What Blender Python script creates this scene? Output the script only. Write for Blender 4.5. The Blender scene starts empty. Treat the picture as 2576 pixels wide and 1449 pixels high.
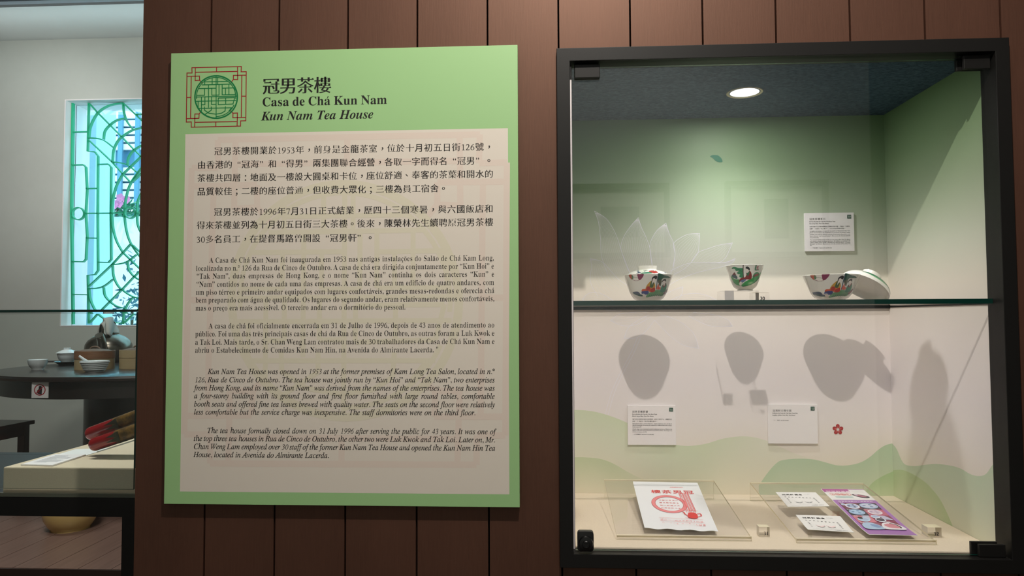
import bpy, bmesh, math, random
import numpy as np
from mathutils import Vector, Matrix
from mathutils.geometry import tessellate_polygon, delaunay_2d_cdt

random.seed(7)
PI = math.pi
sc = bpy.context.scene
COL = sc.collection

# ------------------------------------------------------------------ camera, world, lights, exposure
FPX = 1780.0                                   # focal length in pixels of a 2576-pixel wide frame
CAM = np.array([.65067, -1.18945, 1.06119])
YAW, PITCH, ROLL = .05264, .04174, -.00427
cy_, sy_, cp_, sp_, cr_, sr_ = math.cos(YAW), math.sin(YAW), math.cos(PITCH), math.sin(PITCH), math.cos(ROLL), math.sin(ROLL)
FWD = np.array([-sy_*cp_, cy_*cp_, sp_]); RT0 = np.array([cy_, sy_, 0.]); UP0 = np.cross(RT0, FWD)
RT, UPV = cr_*RT0 + sr_*UP0, -sr_*RT0 + cr_*UP0
cam_d = bpy.data.cameras.new('camera'); cam_d.sensor_width = 36; cam_d.lens = FPX*36/2576
cam_d.clip_start = .01; cam_d.clip_end = 100
cam = bpy.data.objects.new('camera', cam_d); COL.objects.link(cam)
cam.matrix_world = Matrix(((RT[0], UPV[0], -FWD[0], CAM[0]), (RT[1], UPV[1], -FWD[1], CAM[1]),
                           (RT[2], UPV[2], -FWD[2], CAM[2]), (0, 0, 0, 1)))
sc.camera = cam
sc.view_settings.view_transform = 'Standard'; sc.view_settings.look = 'None'
sc.view_settings.gamma = 1; sc.view_settings.exposure = 0.0
try: sc.view_settings.use_curve_mapping = False
except Exception: pass
sc.cycles.transparent_max_bounces = 40
sc.cycles.max_bounces = 10; sc.cycles.transmission_bounces = 10; sc.cycles.caustics_reflective = False

w = bpy.data.worlds.new('world'); sc.world = w; w.use_nodes = True
bg = w.node_tree.nodes['Background']; bg.inputs[0].default_value = (.64, .88, 1.0, 1); bg.inputs[1].default_value = 3.4

def lamp(kind, name, loc, target, power, color=(1, 1, 1), **kw):
    d = bpy.data.lights.new(name, kind); d.energy = power; d.color = color
    for k, v in kw.items(): setattr(d, k, v)
    o = bpy.data.objects.new(name, d); COL.objects.link(o); o.location = loc
    o.rotation_euler = (Vector(target) - Vector(loc)).to_track_quat('-Z', 'Y').to_euler()
    return o
# gallery ceiling spot above and in front of the wall, lights the boards, the panel and the case
lamp('SPOT', 'gallery_spot', (.76, -.90, 2.27), (.82, .1, 1.25), 64, (1.0, .925, .83), spot_size=math.radians(110), spot_blend=.9, shadow_soft_size=.012)
# unseen fill light added for soft ambient in the gallery
lamp('AREA', 'gallery_fill', (.7, -1.1, 2.72), (.7, -1.1, 0), 9, (1.0, .96, .90), shape='RECTANGLE', size=2.2, size_y=.5)
# unseen spot added to brighten the opposite wall and its mirror image
lamp('SPOT', 'opposite_wall_fill', (1.1, -.75, 2.65), (.9, -1.98, 1.3), 70, (.94, .98, 1.0), spot_size=math.radians(95), spot_blend=.8, shadow_soft_size=.05)
# unseen fill lamps added to brighten the tea room and the plinth
lamp('SPOT', 'tea_wall_fill', (-2.3, 2.5, 2.75), (-3.25, 4.15, 2.4), 62, (.97, 1.0, 1.0), spot_size=math.radians(60), spot_blend=1.0, shadow_soft_size=.15)  # added beam that lifts the middle of the far wall
lamp('AREA', 'tea_room_fill', (-2.3, 2.3, 2.5), (-2.5, 3.8, .6), 21, (.97, 1.0, .98), shape='RECTANGLE', size=1.2, size_y=.3)  # added fill floating in the room, no fixture behind it
lamp('AREA', 'cove_fill', (-2.6, 3.55, 2.95), (-2.6, 4.0, 3.3), 3.5, (.9, 1.0, 1.0), shape='RECTANGLE', size=3.0, size_y=.08)  # added fill that lightens the cove
lamp('AREA', 'plinth_fill', (-.95, .55, 2.75), (-.95, .7, 0), 36, (1.0, .96, .90), shape='RECTANGLE', size=.8, size_y=.3)  # added lamp that brightens the plinth top from above
# sun outside the window
lamp('SUN', 'sun', (-2, 8, 6), (-2.6, 9.6, 0), 3.0, (1, .97, .92), angle=.01)

# ------------------------------------------------------------------ helpers
def U(px, py, x=None, y=None, z=None):
    """where the sight line through a photograph pixel meets the plane x=, y= or z="""
    d = RT*((px-1288)/FPX) - UPV*((py-724.5)/FPX) + FWD
    t = (x-CAM[0])/d[0] if x is not None else (y-CAM[1])/d[1] if y is not None else (z-CAM[2])/d[2]
    return CAM + t*d
def Upl(px, py, O, n):
    d = RT*((px-1288)/FPX) - UPV*((py-724.5)/FPX) + FWD
    return CAM + d*(np.dot(O-CAM, n)/np.dot(d, n))
def lin(c):
    return tuple((v/255/12.92 if v/255 <= .04045 else ((v/255+.055)/1.055)**2.4) for v in c[:3]) + (1,)

def new_mat(name):
    m = bpy.data.materials.new(name); m.use_nodes = True
    return m, m.node_tree.nodes, m.node_tree.links, m.node_tree.nodes['Principled BSDF']
def mat(name, rgb, rough=.5, metal=0, spec=.5, noise=0, nscale=40, bump=0, stretch=(1, 1, 1), rgb2=None, emit=0, trans=0, coat=0):
    m, N, L, b = new_mat(name)
    b.inputs['Base Color'].default_value = lin(rgb); b.inputs['Roughness'].default_value = rough
    b.inputs['Metallic'].default_value = metal; b.inputs['Specular IOR Level'].default_value = spec
    if coat: b.inputs['Coat Weight'].default_value = coat; b.inputs['Coat Roughness'].default_value = .05
    if emit: b.inputs['Emission Color'].default_value = lin(rgb); b.inputs['Emission Strength'].default_value = emit
    if trans: b.inputs['Transmission Weight'].default_value = trans
    if noise or bump or rgb2:
        tc = N.new('ShaderNodeTexCoord'); mp = N.new('ShaderNodeMapping'); mp.inputs['Scale'].default_value = stretch
        nz = N.new('ShaderNodeTexNoise'); nz.inputs['Scale'].default_value = nscale; nz.inputs['Detail'].default_value = 6; nz.inputs['Roughness'].default_value = .65
        L.new(tc.outputs['Object'], mp.inputs[0]); L.new(mp.outputs[0], nz.inputs['Vector'])
        if noise or rgb2:
            r = N.new('ShaderNodeValToRGB'); c1 = lin(rgb)
            c2 = lin(rgb2) if rgb2 else tuple(v*(1-noise) for v in c1[:3]) + (1,)
            r.color_ramp.elements[0].color = c2; r.color_ramp.elements[1].color = c1
            r.color_ramp.elements[0].position = .3; r.color_ramp.elements[1].position = .7
            L.new(nz.outputs[0], r.inputs[0]); L.new(r.outputs[0], b.inputs['Base Color'])
        if bump:
            bp = N.new('ShaderNodeBump'); bp.inputs['Strength'].default_value = bump; bp.inputs['Distance'].default_value = .002
            L.new(nz.outputs[0], bp.inputs['Height']); L.new(bp.outputs[0], b.inputs['Normal'])
    return m
def print_mat(name, rough=.6, spec=.3, coat=0):
    m, N, L, b = new_mat(name)
    a = N.new('ShaderNodeVertexColor'); a.layer_name = 'Col'; L.new(a.outputs[0], b.inputs['Base Color'])
    b.inputs['Roughness'].default_value = rough; b.inputs['Specular IOR Level'].default_value = spec
    if coat: b.inputs['Coat Weight'].default_value = coat; b.inputs['Coat Roughness'].default_value = .04
    return m
def thin_glass(name, tint=(1, 1, 1), ior=1.5, rough=0.0):
    m, N, L, b = new_mat(name); N.remove(b)
    t = N.new('ShaderNodeBsdfTransparent'); t.inputs[0].default_value = tint + (1,)
    g = N.new('ShaderNodeBsdfGlossy'); g.inputs['Roughness'].default_value = rough
    lw = N.new('ShaderNodeLayerWeight'); lw.inputs['Blend'].default_value = .5
    pw = N.new('ShaderNodeMath'); pw.operation = 'POWER'; pw.inputs[1].default_value = 5; L.new(lw.outputs['Facing'], pw.inputs[0])
    r0 = ((ior-1)/(ior+1))**2; f = N.new('ShaderNodeMath'); f.operation = 'MULTIPLY_ADD'; f.inputs[1].default_value = 1-r0; f.inputs[2].default_value = r0
    L.new(pw.outputs[0], f.inputs[0])
    x = N.new('ShaderNodeMixShader'); L.new(f.outputs[0], x.inputs[0]); L.new(t.outputs[0], x.inputs[1]); L.new(g.outputs[0], x.inputs[2])
    L.new(x.outputs[0], N['Material Output'].inputs[0])
    return m

class MB:
    """collects geometry in world coordinates"""
    def __init__(s): s.v = []; s.f = []; s.c = []; s.mi = []
    def add(s, vs, fs, col=None, mi=0):
        b = len(s.v); s.v += [tuple(p) for p in vs]
        for f in fs: s.f.append([b+i for i in f]); s.c.append(col); s.mi.append(mi)
        return s
    def box(s, a, b, col=None, mi=0):
        (x0, y0, z0), (x1, y1, z1) = a, b
        return s.add([(x0, y0, z0), (x1, y0, z0), (x1, y1, z0), (x0, y1, z0), (x0, y0, z1), (x1, y0, z1), (x1, y1, z1), (x0, y1, z1)],
                     [(0, 3, 2, 1), (4, 5, 6, 7), (0, 1, 5, 4), (1, 2, 6, 5), (2, 3, 7, 6), (3, 0, 4, 7)], col, mi)
    def hexa(s, p, col=None, mi=0):   # 4 bottom points, 4 top points, same order
        return s.add(p, [(0, 3, 2, 1), (4, 5, 6, 7), (0, 1, 5, 4), (1, 2, 6, 5), (2, 3, 7, 6), (3, 0, 4, 7)], col, mi)
    def lathe(s, prof, at=(0, 0, 0), n=56, M3=None, col=None, mi=0):
        """prof: (r,z) outline; at: where the axis foot is; M3: optional rotation"""
        rings = []; vs = []; fs = []
        for r, z in prof:
            if r < 1e-6: rings.append([len(vs)]); vs.append((0, 0, z))
            else:
                rings.append(list(range(len(vs), len(vs)+n)))
                vs += [(r*math.cos(2*PI*k/n), r*math.sin(2*PI*k/n), z) for k in range(n)]
        for a, b in zip(rings, rings[1:]):
            for k in range(n):
                k2 = (k+1) % n
                if len(a) == 1 and len(b) == 1: continue
                if len(a) == 1: fs.append((a[0], b[k2], b[k]))
                elif len(b) == 1: fs.append((a[k], a[k2], b[0]))
                else: fs.append((a[k], a[k2], b[k2], b[k]))
        if M3 is not None: vs = [tuple(M3 @ Vector(p)) for p in vs]
        return s.add([(p[0]+at[0], p[1]+at[1], p[2]+at[2]) for p in vs], fs, col, mi)
    def tube(s, pts, rad, n=10, closed=False, col=None, mi=0, flat=1.0, cap=True):
        P = [Vector(p) for p in pts]; m = len(P); R = rad if hasattr(rad, '__len__') else [rad]*m
        vs = []; fs = []; prev = None
        for i in range(m):
            a = P[(i-1) % m] if (closed or i > 0) else P[i]; b = P[(i+1) % m] if (closed or i < m-1) else P[i]
            t = (b-a).normalized() if (b-a).length > 1e-9 else Vector((0, 0, 1))
            if prev is None:
                u = t.cross(Vector((0, 1, 0)))
                if u.length < 1e-3: u = t.cross(Vector((1, 0, 0)))
            else: u = prev - t*prev.dot(t)
            u.normalize(); prev = u; q = t.cross(u)
            vs += [tuple(P[i] + u*(R[i]*math.cos(2*PI*k/n)) + q*(R[i]*flat*math.sin(2*PI*k/n))) for k in range(n)]
        for i in range(m if closed else m-1):
            j = (i+1) % m
            for k in range(n): fs.append((i*n+k, i*n+(k+1) % n, j*n+(k+1) % n, j*n+k))
        if not closed and cap: fs += [tuple(reversed(range(n))), tuple(range((m-1)*n, m*n))]
        return s.add(vs, fs, col, mi)

WL = {}      # world location of every object built
def prop(o, label=None, cat=None, group=None, kind=None):
    for k, v in (('label', label), ('category', cat), ('group', group), ('kind', kind)):
        if v: o[k] = v
    return o
def thing(name, loc, label, cat, group=None):
    o = bpy.data.objects.new(name, None); COL.objects.link(o); o.location = tuple(map(float, loc)); o.empty_display_size = .05
    WL[o.name] = np.array(loc, float)
    return prop(o, label, cat, group)
def obj(name, mb, m, parent=None, loc=None, smooth=None, bevel=0, kind=None, label=None):
    """link ONE mesh; loc = its origin (world) when it is top-level"""
    base = WL[parent.name] if parent is not None else np.array(loc if loc is not None else (0, 0, 0), float)
    me = bpy.data.meshes.new(name)
    me.from_pydata((np.array(mb.v, float)-base).tolist(), [], mb.f)
    ms = m if isinstance(m, (list, tuple)) else [m]
    for k in ms: me.materials.append(k)
    if len(ms) > 1:
        for p, i in zip(me.polygons, mb.mi): p.material_index = i
    if any(c is not None for c in mb.c):
        a = me.color_attributes.new('Col', 'FLOAT_COLOR', 'CORNER'); li = 0
        buf = []
        for p, c in zip(mb.f, mb.c):
            if c is not None and len(c) == len(p) and hasattr(c[0], '__len__'): buf += [x for cc in c for x in cc]
            else: buf += list(c or (1, 1, 1, 1))*len(p)
        a.data.foreach_set('color', buf)
    if bevel:
        bm = bmesh.new(); bm.from_mesh(me)
        bmesh.ops.remove_doubles(bm, verts=bm.verts, dist=1e-6)
        bmesh.ops.bevel(bm, geom=bm.edges[:], offset=bevel, segments=2, affect='EDGES', profile=.6)
        bm.to_mesh(me); bm.free()
    if smooth is not None:
        me.polygons.foreach_set('use_smooth', [True]*len(me.polygons))
        try: me.set_sharp_from_angle(angle=math.radians(smooth))
        except Exception: pass
    me.update()
    o = bpy.data.objects.new(name, me); COL.objects.link(o)
    if parent is not None: o.parent = parent
    else: o.location = tuple(base)
    WL[o.name] = base
    if kind: o['kind'] = kind
    if label: o['label'] = label
    return o
def struct(name, mb, m, parent=None, **kw):
    return obj(name, mb, m, parent, kind='structure', **kw)
def spline(pts, n=8, closed=False):
    """Catmull-Rom through 2D or 3D points"""
    P = [np.array(p, float) for p in pts]; m = len(P); out = []
    for i in range(m if closed else m-1):
        p1, p2 = P[i], P[(i+1) % m]
        p0 = P[(i-1) % m] if (closed or i > 0) else p1*2-p2
        p3 = P[(i+2) % m] if (closed or i < m-2) else p2*2-p1
        for k in range(n):
            t = k/n
            out.append(.5*((2*p1)+(p2-p0)*t+(2*p0-5*p1+4*p2-p3)*t*t+(3*p1-p0-3*p2+p3)*t**3))
    if not closed: out.append(P[-1])
    return out
def ellipse(cx, cy, rx, ry, n=28, a0=0, a1=2*PI):
    return [(cx+rx*math.cos(a0+(a1-a0)*k/n), cy+ry*math.sin(a0+(a1-a0)*k/n)) for k in range(n+(0 if abs(a1-a0-2*PI) < 1e-6 else 1))]

# ------------------------------------------------------------------ lettering
MATHB = {'U': 0x1D400, 'L': 0x1D41A, 'D': 0x1D7CE}
MATHI = {'U': 0x1D434, 'L': 0x1D44E}
MATHBI = {'U': 0x1D468, 'L': 0x1D482}
def code(ch, st):
    t = {'R': MATHB, 'B': MATHB, 'I': MATHI, 'BI': MATHBI}.get(st)
    if t is None: return ch
    if 'A' <= ch <= 'Z': return chr(t['U']+ord(ch)-65)
    if 'a' <= ch <= 'z': return '\u210e' if (st == 'I' and ch == 'h') else chr(t['L']+ord(ch)-97)
    if '0' <= ch <= '9': return chr(MATHB['D']+ord(ch)-48)
    return ch
_cu = bpy.data.curves.new('glyph_source', 'FONT'); _cu.size = 1
_go = bpy.data.objects.new('glyph_source', _cu); COL.objects.link(_go)
RAW = {}
def flat(sp):
    bp = sp.bezier_points; n = len(bp); pts = []
    for i in range(n):
        a, b = bp[i], bp[(i+1) % n]
        p0, p1, p2, p3 = [np.array(q[:2]) for q in (a.co, a.handle_right, b.handle_left, b.co)]
        chord = p3-p0; L = np.hypot(*chord)
        dev = max(abs(chord[0]*(q[1]-p0[1])-chord[1]*(q[0]-p0[0])) for q in (p1, p2))/(L+1e-9)
        k = 1 if dev < .004 else 3 if L < .12 else 5
        for j in range(k):
            t = j/k; pts.append((1-t)**3*p0+3*(1-t)**2*t*p1+3*(1-t)*t*t*p2+t**3*p3)
    q = [pts[0]]
    for p in pts[1:]:
        if np.hypot(*(p-q[-1])) > 1e-4: q.append(p)
    if len(q) > 3 and np.hypot(*(q[0]-q[-1])) < 1e-4: q.pop()
    return np.array(q) if len(q) > 2 else None
def fetch(chars):
    """outlines and advance of many characters in one go (each stands twice on a line of its own)"""
    chars = [c for c in dict.fromkeys(chars) if c not in RAW]
    if not chars: return
    _cu.body = '\n'.join(c+c for c in chars)
    dg = bpy.context.evaluated_depsgraph_get(); dg.update()
    cv = _go.evaluated_get(dg).to_curve(dg, apply_modifiers=False); by = {}
    for sp in cv.splines: by.setdefault(sp.character_index, []).append(flat(sp))
    _go.to_curve_clear()
    for i, c in enumerate(chars):
        A = [p for p in by.get(3*i, []) if p is not None]; B = [p for p in by.get(3*i+1, []) if p is not None]
        adv = float(B[0][0][0]-A[0][0][0]) if A and B else .5
        dy = i*_cu.space_line
        RAW[c] = ([p+np.array([0, dy]) for p in A], adv)
def area(p): return .5*float(np.sum(p[:, 0]*np.roll(p[:, 1], -1)-np.roll(p[:, 0], -1)*p[:, 1]))
def weight(cs, fx, fy):
    """move stroke edges along their normal: fx for upright strokes, fy for level ones (+ is heavier)"""
    if not cs: return cs
    sg = 1 if area(max(cs, key=lambda p: abs(area(p)))) > 0 else -1; out = []
    for p in cs:
        e = np.roll(p, -1, 0)-p; l = np.hypot(e[:, 0], e[:, 1])[:, None]+1e-9; n = np.stack([e[:, 1], -e[:, 0]], 1)/l*sg
        d = fx*np.abs(n[:, 0])+fy*np.abs(n[:, 1])
        q = p.copy()
        for i in range(len(p)):
            n0, n1, d0, d1 = n[i-1], n[i], d[i-1], d[i]; det = n0[0]*n1[1]-n0[1]*n1[0]
            if abs(det) > .3:
                m = np.array([d0*n1[1]-d1*n0[1], n0[0]*d1-n1[0]*d0])/det
                ml = np.hypot(*m)
                if ml > .06: m *= .06/ml
                q[i] += m
            else:
                nn = n0+n1; q[i] += nn/(np.hypot(*nn)+1e-9)*(d0+d1)/2
        out.append(q)
    return out
DIG = {'1': [[(.27, 0, .085), (.27, .66, .085)], [(.28, .65, .045), (.11, .585, .035)], [(.12, .013, .03), (.42, .013, .03)]],
 '2': ['s', [(.06, .49, .05), (.11, .61, .05), (.23, .655, .045), (.35, .60, .08), (.37, .47, .09), (.28, .30, .07), (.06, .05, .045)], [(.04, .036, .07), (.43, .036, .07)], [(.42, .03, .04), (.465, .16, .025)]],
 '3': ['s', [(.06, .52, .045), (.13, .63, .045), (.24, .655, .04), (.34, .58, .08), (.31, .44, .07), (.16, .37, .03)], 's', [(.16, .368, .03), (.33, .32, .06), (.39, .20, .09), (.33, .06, .07), (.18, .005, .035), (.06, .03, .06)]],
 '4': [[(.34, 0, .085), (.34, .67, .085)], [(.345, .65, .04), (.04, .20, .04)], [(.03, .185, .06), (.47, .185, .06)]],
 '5': [[(.15, .64, .065), (.43, .64, .065)], [(.165, .64, .035), (.10, .38, .03)], 's', [(.10, .375, .03), (.27, .40, .055), (.38, .25, .09), (.34, .08, .07), (.19, .005, .035), (.06, .03, .06)]],
 '6': ['s', [(.43, .665, .03), (.25, .58, .055), (.11, .40, .08), (.075, .22, .09), (.12, .06, .06), (.24, .01, .035), (.38, .08, .07), (.42, .21, .09), (.37, .35, .06), (.26, .395, .035), (.12, .33, .035)]],
 '7': [[(.05, .63, .065), (.45, .63, .065)], [(.06, .64, .03), (.03, .51, .03)], [(.43, .63, .05), (.22, 0, .065)]],
 '8': ['s', [(.25, .37, .05), (.12, .46, .06), (.125, .58, .055), (.24, .655, .035), (.37, .58, .06), (.365, .47, .06), (.25, .37, .05)], 's', [(.25, .37, .06), (.10, .26, .065), (.075, .13, .075), (.14, .03, .05), (.25, .008, .035), (.39, .05, .055), (.42, .16, .08), (.36, .28, .07), (.25, .37, .06)]]}
DIG['9'] = ['s', [(.5-x, .665-y, w_) for x, y, w_ in DIG['6'][1]]]
DIG['0'] = [[(.25+.185*math.cos(a), .33+.325*math.sin(a), .032+.055*abs(math.cos(a))**1.5) for a in [2*PI*k/28 for k in range(29)]]]
def digit(ch, heavy=1.0):
    out = []; sm = False
    for st_ in DIG[ch]:
        if st_ == 's': sm = True; continue
        q = np.array(st_, float)
        if sm: q = np.array(spline(q, 5)); sm = False
        q[:, 2] *= heavy; d = np.gradient(q[:, :2], axis=0); d /= np.hypot(d[:, 0], d[:, 1])[:, None]+1e-9; n = np.stack([-d[:, 1], d[:, 0]], 1)*q[:, 2:3]/2
        out.append(np.concatenate([q[:, :2]-n, (q[:, :2]+n)[::-1]]))
    return out
GL = {}
def accent(kind, cx, y, it):
    sh = .12 if it else 0
    if kind == 'acute': return [np.array([(cx-.03+sh, y), (cx+.0+sh, y), (cx+.12+sh, y+.15), (cx+.03+sh, y+.16)])]
    if kind == 'tilde': return [np.array([(cx-.15+sh, y+.02), (cx-.07+sh, y+.085), (cx+.05+sh, y+.035), (cx+.14+sh, y+.11), (cx+.15+sh, y+.07), (cx+.06+sh, y-.005), (cx-.06+sh, y+.045), (cx-.13+sh, y+.0)])]
    if kind == 'circ': return [np.array([(cx-.13+sh, y), (cx+.0+sh, y+.15), (cx+.13+sh, y), (cx+.09+sh, y), (cx+sh, y+.085), (cx-.09+sh, y)])]
    return [np.array([(cx-.01, .0), (cx+.03, .0), (cx+.01, -.05), (cx+.09, -.11), (cx+.05, -.19), (cx-.08, -.19), (cx-.08, -.165), (cx+.0, -.165), (cx+.02, -.11), (cx-.04, -.075)])]
ACC = {'á': ('a', 'acute'), 'ã': ('a', 'tilde'), 'ç': ('c', 'ced'), 'é': ('e', 'acute'), 'ê': ('e', 'circ'), 'í': ('i', 'acute'), 'õ': ('o', 'tilde'), 'ú': ('u', 'acute'), 'ó': ('o', 'acute')}
def glyph(ch, st):
    """(verts, tris, advance) of one character, em = 1. Styles R B I BI roman; C song; K heavy gothic; S plain"""
    key = (ch, st)
    if key in GL: return GL[key]
    it = st in ('I', 'BI')
    if ch == ' ': GL[key] = ([], [], .25); return GL[key]
    extra = []
    if ch in ACC: base, ak = ACC[ch]
    else: base, ak = ch, None
    src = code(base, st); fetch(src); cs, adv = RAW[src]; cs = [p.copy() for p in cs]
    if base.isdigit() and st in ('R', 'B', 'I', 'BI'):
        cs = digit(base, 1.0 if st in ('R', 'I') else 1.55); adv = .5
        if it: cs = [np.stack([p[:, 0]*.95+p[:, 1]*.22-.01, p[:, 1]], 1) for p in cs]
    if st == 'R' and base.isalpha():
        cs = weight(cs, -.009 if base in 'NMU' else -.012 if base in 'AVWXYvwxy' else -.021, .002); cs = [p*np.array([.93, 1]) for p in cs]; adv *= .93
    if st == 'I' and base.isalpha(): cs = weight(cs, .006, .004)
    if st in ('C', 'CB'):
        # level strokes thin, upright strokes heavy, a small triangle at the right end of level strokes
        ev = [abs(e[1]) for p in cs for e in (np.roll(p, -1, 0)-p) if abs(e[1]) > .92*np.hypot(*e) and .02 < abs(e[1]) < .1]
        tk = float(np.median(ev)) if ev else .07
        cs2 = weight(cs, .012 if st == 'C' else .024, -max(0, (tk-(.038 if st == 'C' else .042))/2)); sg = 1 if cs and area(max(cs, key=lambda p: abs(area(p)))) > 0 else -1
        for p, q in zip(cs, cs2):
            m = len(p)
            if m < 4: continue
            for i in range(m):
                a, b, pr, nx = p[i], p[(i+1) % m], p[i-1], p[(i+2) % m]
                e = b-a; l = np.hypot(*e)
                if not .045 < l < .1 or abs(e[1]) < .9*l: continue
                if sg*e[1] < 0: continue                # outward normal must be +x
                if abs((a-pr)[0]) > .12 and abs((a-pr)[1]) < .05 and abs((nx-b)[0]) > .12 and abs((nx-b)[1]) < .05:
                    A, B = q[i], q[(i+1) % m]; T = A if A[1] > B[1] else B
                    extra.append([(T[0]-.12, T[1]-.002), (T[0]+.012, T[1]-.03), (T[0]+.012, T[1]-.004), (T[0]-.045, T[1]+.055)])
        cs = cs2
    if st in ('K', 'KB'): cs = weight(cs, .014 if st == 'K' else .03, .010 if st == 'K' else .02)
    if ak:
        xs = np.concatenate(cs)[:, 0]; cx = (xs.min()+xs.max())/2
        extra += [list(map(tuple, p)) for p in accent(ak, cx, .52, it)]
    V = []; T = []
    def fill(cl):
        pts = [Vector((p[0], p[1])) for c in cl for p in c]; ed = []; k = 0
        for c in cl: ed += [(k+i, k+(i+1) % len(c)) for i in range(len(c))]; k += len(c)
        vs, _, fs, *_r = delaunay_2d_cdt(pts, ed, [], 0, 1e-5)
        vs = np.array([tuple(v) for v in vs]); fs = np.array([tuple(f) for f in fs if len(f) == 3])
        g = vs[fs].mean(1); wn = np.zeros(len(g), int)
        for c in cl:
            c = np.asarray(c); x0, y0 = c[:, 0], c[:, 1]; x1, y1 = np.roll(x0, -1), np.roll(y0, -1)
            cr = (x1-x0)[None]*(g[:, 1:2]-y0[None])-(g[:, 0:1]-x0[None])*(y1-y0)[None]
            wn += ((y0[None] <= g[:, 1:2]) & (y1[None] > g[:, 1:2]) & (cr > 0)).sum(1)-((y0[None] > g[:, 1:2]) & (y1[None] <= g[:, 1:2]) & (cr < 0)).sum(1)
        b = len(V); V.extend(map(tuple, vs)); T.extend(tuple(int(i)+b for i in f) for f, q in zip(fs, wn) if q)
    if cs: fill(cs)
    for e in extra: fill([e])
    GL[key] = (V, T, adv)
    return GL[key]
def cjk(ch): return ord(ch) > 0x2E80

ABC = 'ABCDEFGHIJKLMNOPQRSTUVWXYZabcdefghijklmnopqrstuvwxyz'
fetch([code(c, st) for st in ('R', 'I', 'BI') for c in ABC+'0123456789'])
class Decal:
    """flat printed artwork on a surface: frame O, ex, ey (metres) or a mapping function"""
    def __init__(s, O=None, ex=(1, 0, 0), ey=(0, 0, 1), fn=None, lift=.00015, step=.00003):
        s.mb = MB(); s.k = 0; s.lift = lift; s.step = step; s.fn = fn
        if O is not None:
            s.O = np.array(O, float); s.ex = np.array(ex, float); s.ey = np.array(ey, float); s.n = np.cross(s.ex, s.ey); s.n /= np.linalg.norm(s.n)
    def px(s, x, y):
        q = Upl(x, y, s.O, s.n)-s.O
        return (float(q @ s.ex), float(q @ s.ey))
    def P(s, uv, h):
        if s.fn: return s.fn(uv[0], uv[1], h)
        return s.O+s.ex*uv[0]+s.ey*uv[1]+s.n*h
    def h(s): s.k += 1; return s.lift+s.step*s.k
    def tris(s, V, T, col, h=None):
        h = s.h() if h is None else h
        s.put(V, T, col, h)
    def put(s, V, T, col, h):
        if s.fn: s.mb.add([s.fn(p[0], p[1], h) for p in V], T, col)
        else:
            a = np.asarray(V, float); s.mb.add((s.O+s.n*h+a[:, :1]*s.ex+a[:, 1:2]*s.ey).tolist(), T, col)
    def poly(s, pts, col, holes=(), h=None):
        cl = [list(pts)]+[list(q) for q in holes]
        V = [tuple(p) for c in cl for p in c]
        T = []
        for t in tessellate_polygon([[Vector((p[0], p[1], 0)) for p in c] for c in cl]):
            a, b, c = (V[i] for i in t)
            T.append(t if (b[0]-a[0])*(c[1]-a[1])-(b[1]-a[1])*(c[0]-a[0]) > 0 else (t[0], t[2], t[1]))
        s.tris(V, T, lin(col), h); return s
    def stroke(s, pts, wd, col, closed=False, h=None):
        P = [np.array(p, float) for p in pts]
        if closed: P.append(P[0])
        h = s.h() if h is None else h; c = lin(col)
        W = wd if hasattr(wd, '__len__') else [wd]*len(P); n = len(P); Lp = []; Rp = []
        for i in range(n):
            a = P[i-1] if i else (P[-2] if closed else P[0]); b = P[i+1] if i < n-1 else (P[1] if closed else P[-1])
            d0 = P[i]-a; d1 = b-P[i]
            d0 = d0/(np.hypot(*d0)+1e-12) if np.hypot(*d0) > 1e-12 else d1/(np.hypot(*d1)+1e-12)
            d1 = d1/(np.hypot(*d1)+1e-12) if np.hypot(*d1) > 1e-12 else d0
            t = d0+d1; t = t/(np.hypot(*t)+1e-12); nn = np.array([-t[1], t[0]])
            m = min(1/max(.35, abs(float(np.dot(nn, [-d0[1], d0[0]])))), 2.2)
            Lp.append(P[i]+nn*W[i]/2*m); Rp.append(P[i]-nn*W[i]/2*m)
        s.tris(Lp+Rp, [(n+i, n+i+1, i+1, i) for i in range(n-1)], c, h); return s
    def text(s, t, x, y, size, st, col, width=None, pitch=None, hs=1.0, aff=None, half=.5, fit=False):
        """x, y: baseline start. width: justify. pitch: fixed cell for Chinese text"""
        h = s.h(); c = lin(col); adv = []
        for ch in t:
            stl = 'C' if (st in ('R', 'B', 'I', 'BI') and cjk(ch)) else st
            V, T, a = glyph(ch, stl)
            if pitch is not None:
                full = cjk(ch) or ch in '“”：；'
                adv.append((V, T, pitch*(1 if full else half), full, ch, a))
            else: adv.append((V, T, a*size*hs, False, ch, a))
        if width is not None and pitch is None:
            tot = sum(a[2] for a in adv); sp = t.count(' '); need = width-tot
            if fit or not sp: f = width/tot; hs *= f; adv = [(V, T, a*f, q, ch, r) for V, T, a, q, ch, r in adv]
            else: adv = [(V, T, a+(need/sp if ch == ' ' else 0), q, ch, r) for V, T, a, q, ch, r in adv]
        for V, T, a, full, ch, r in adv:
            ox = x; sx = size*hs
            if pitch is not None:
                if ch == '“': ox = x+a-r*size-.06*size
                elif ch == '”': ox = x+.06*size
                elif ch in '：；' and V: ox = x+a/2-size*(min(p[0] for p in V)+max(p[0] for p in V))/2
                elif ch in '，。、' : ox = x+ (a-size)/2 + (.30*size if ch in '，。、' else 0)
                elif full: ox = x+(a-size)/2
                else: ox = x+(a-r*size)/2
            oy = y+(.26*size if (pitch is not None and ch in '，。、') else 0)
            if V:
                pts = [(ox+p[0]*sx, oy+p[1]*size) for p in V]
                if aff: pts = [aff(*p) for p in pts]
                s.put(pts, T, c, h)
            x += a
        return x
    def build(s, name, parent, m, **kw): return obj(name, s.mb, m, parent, **kw)

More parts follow.
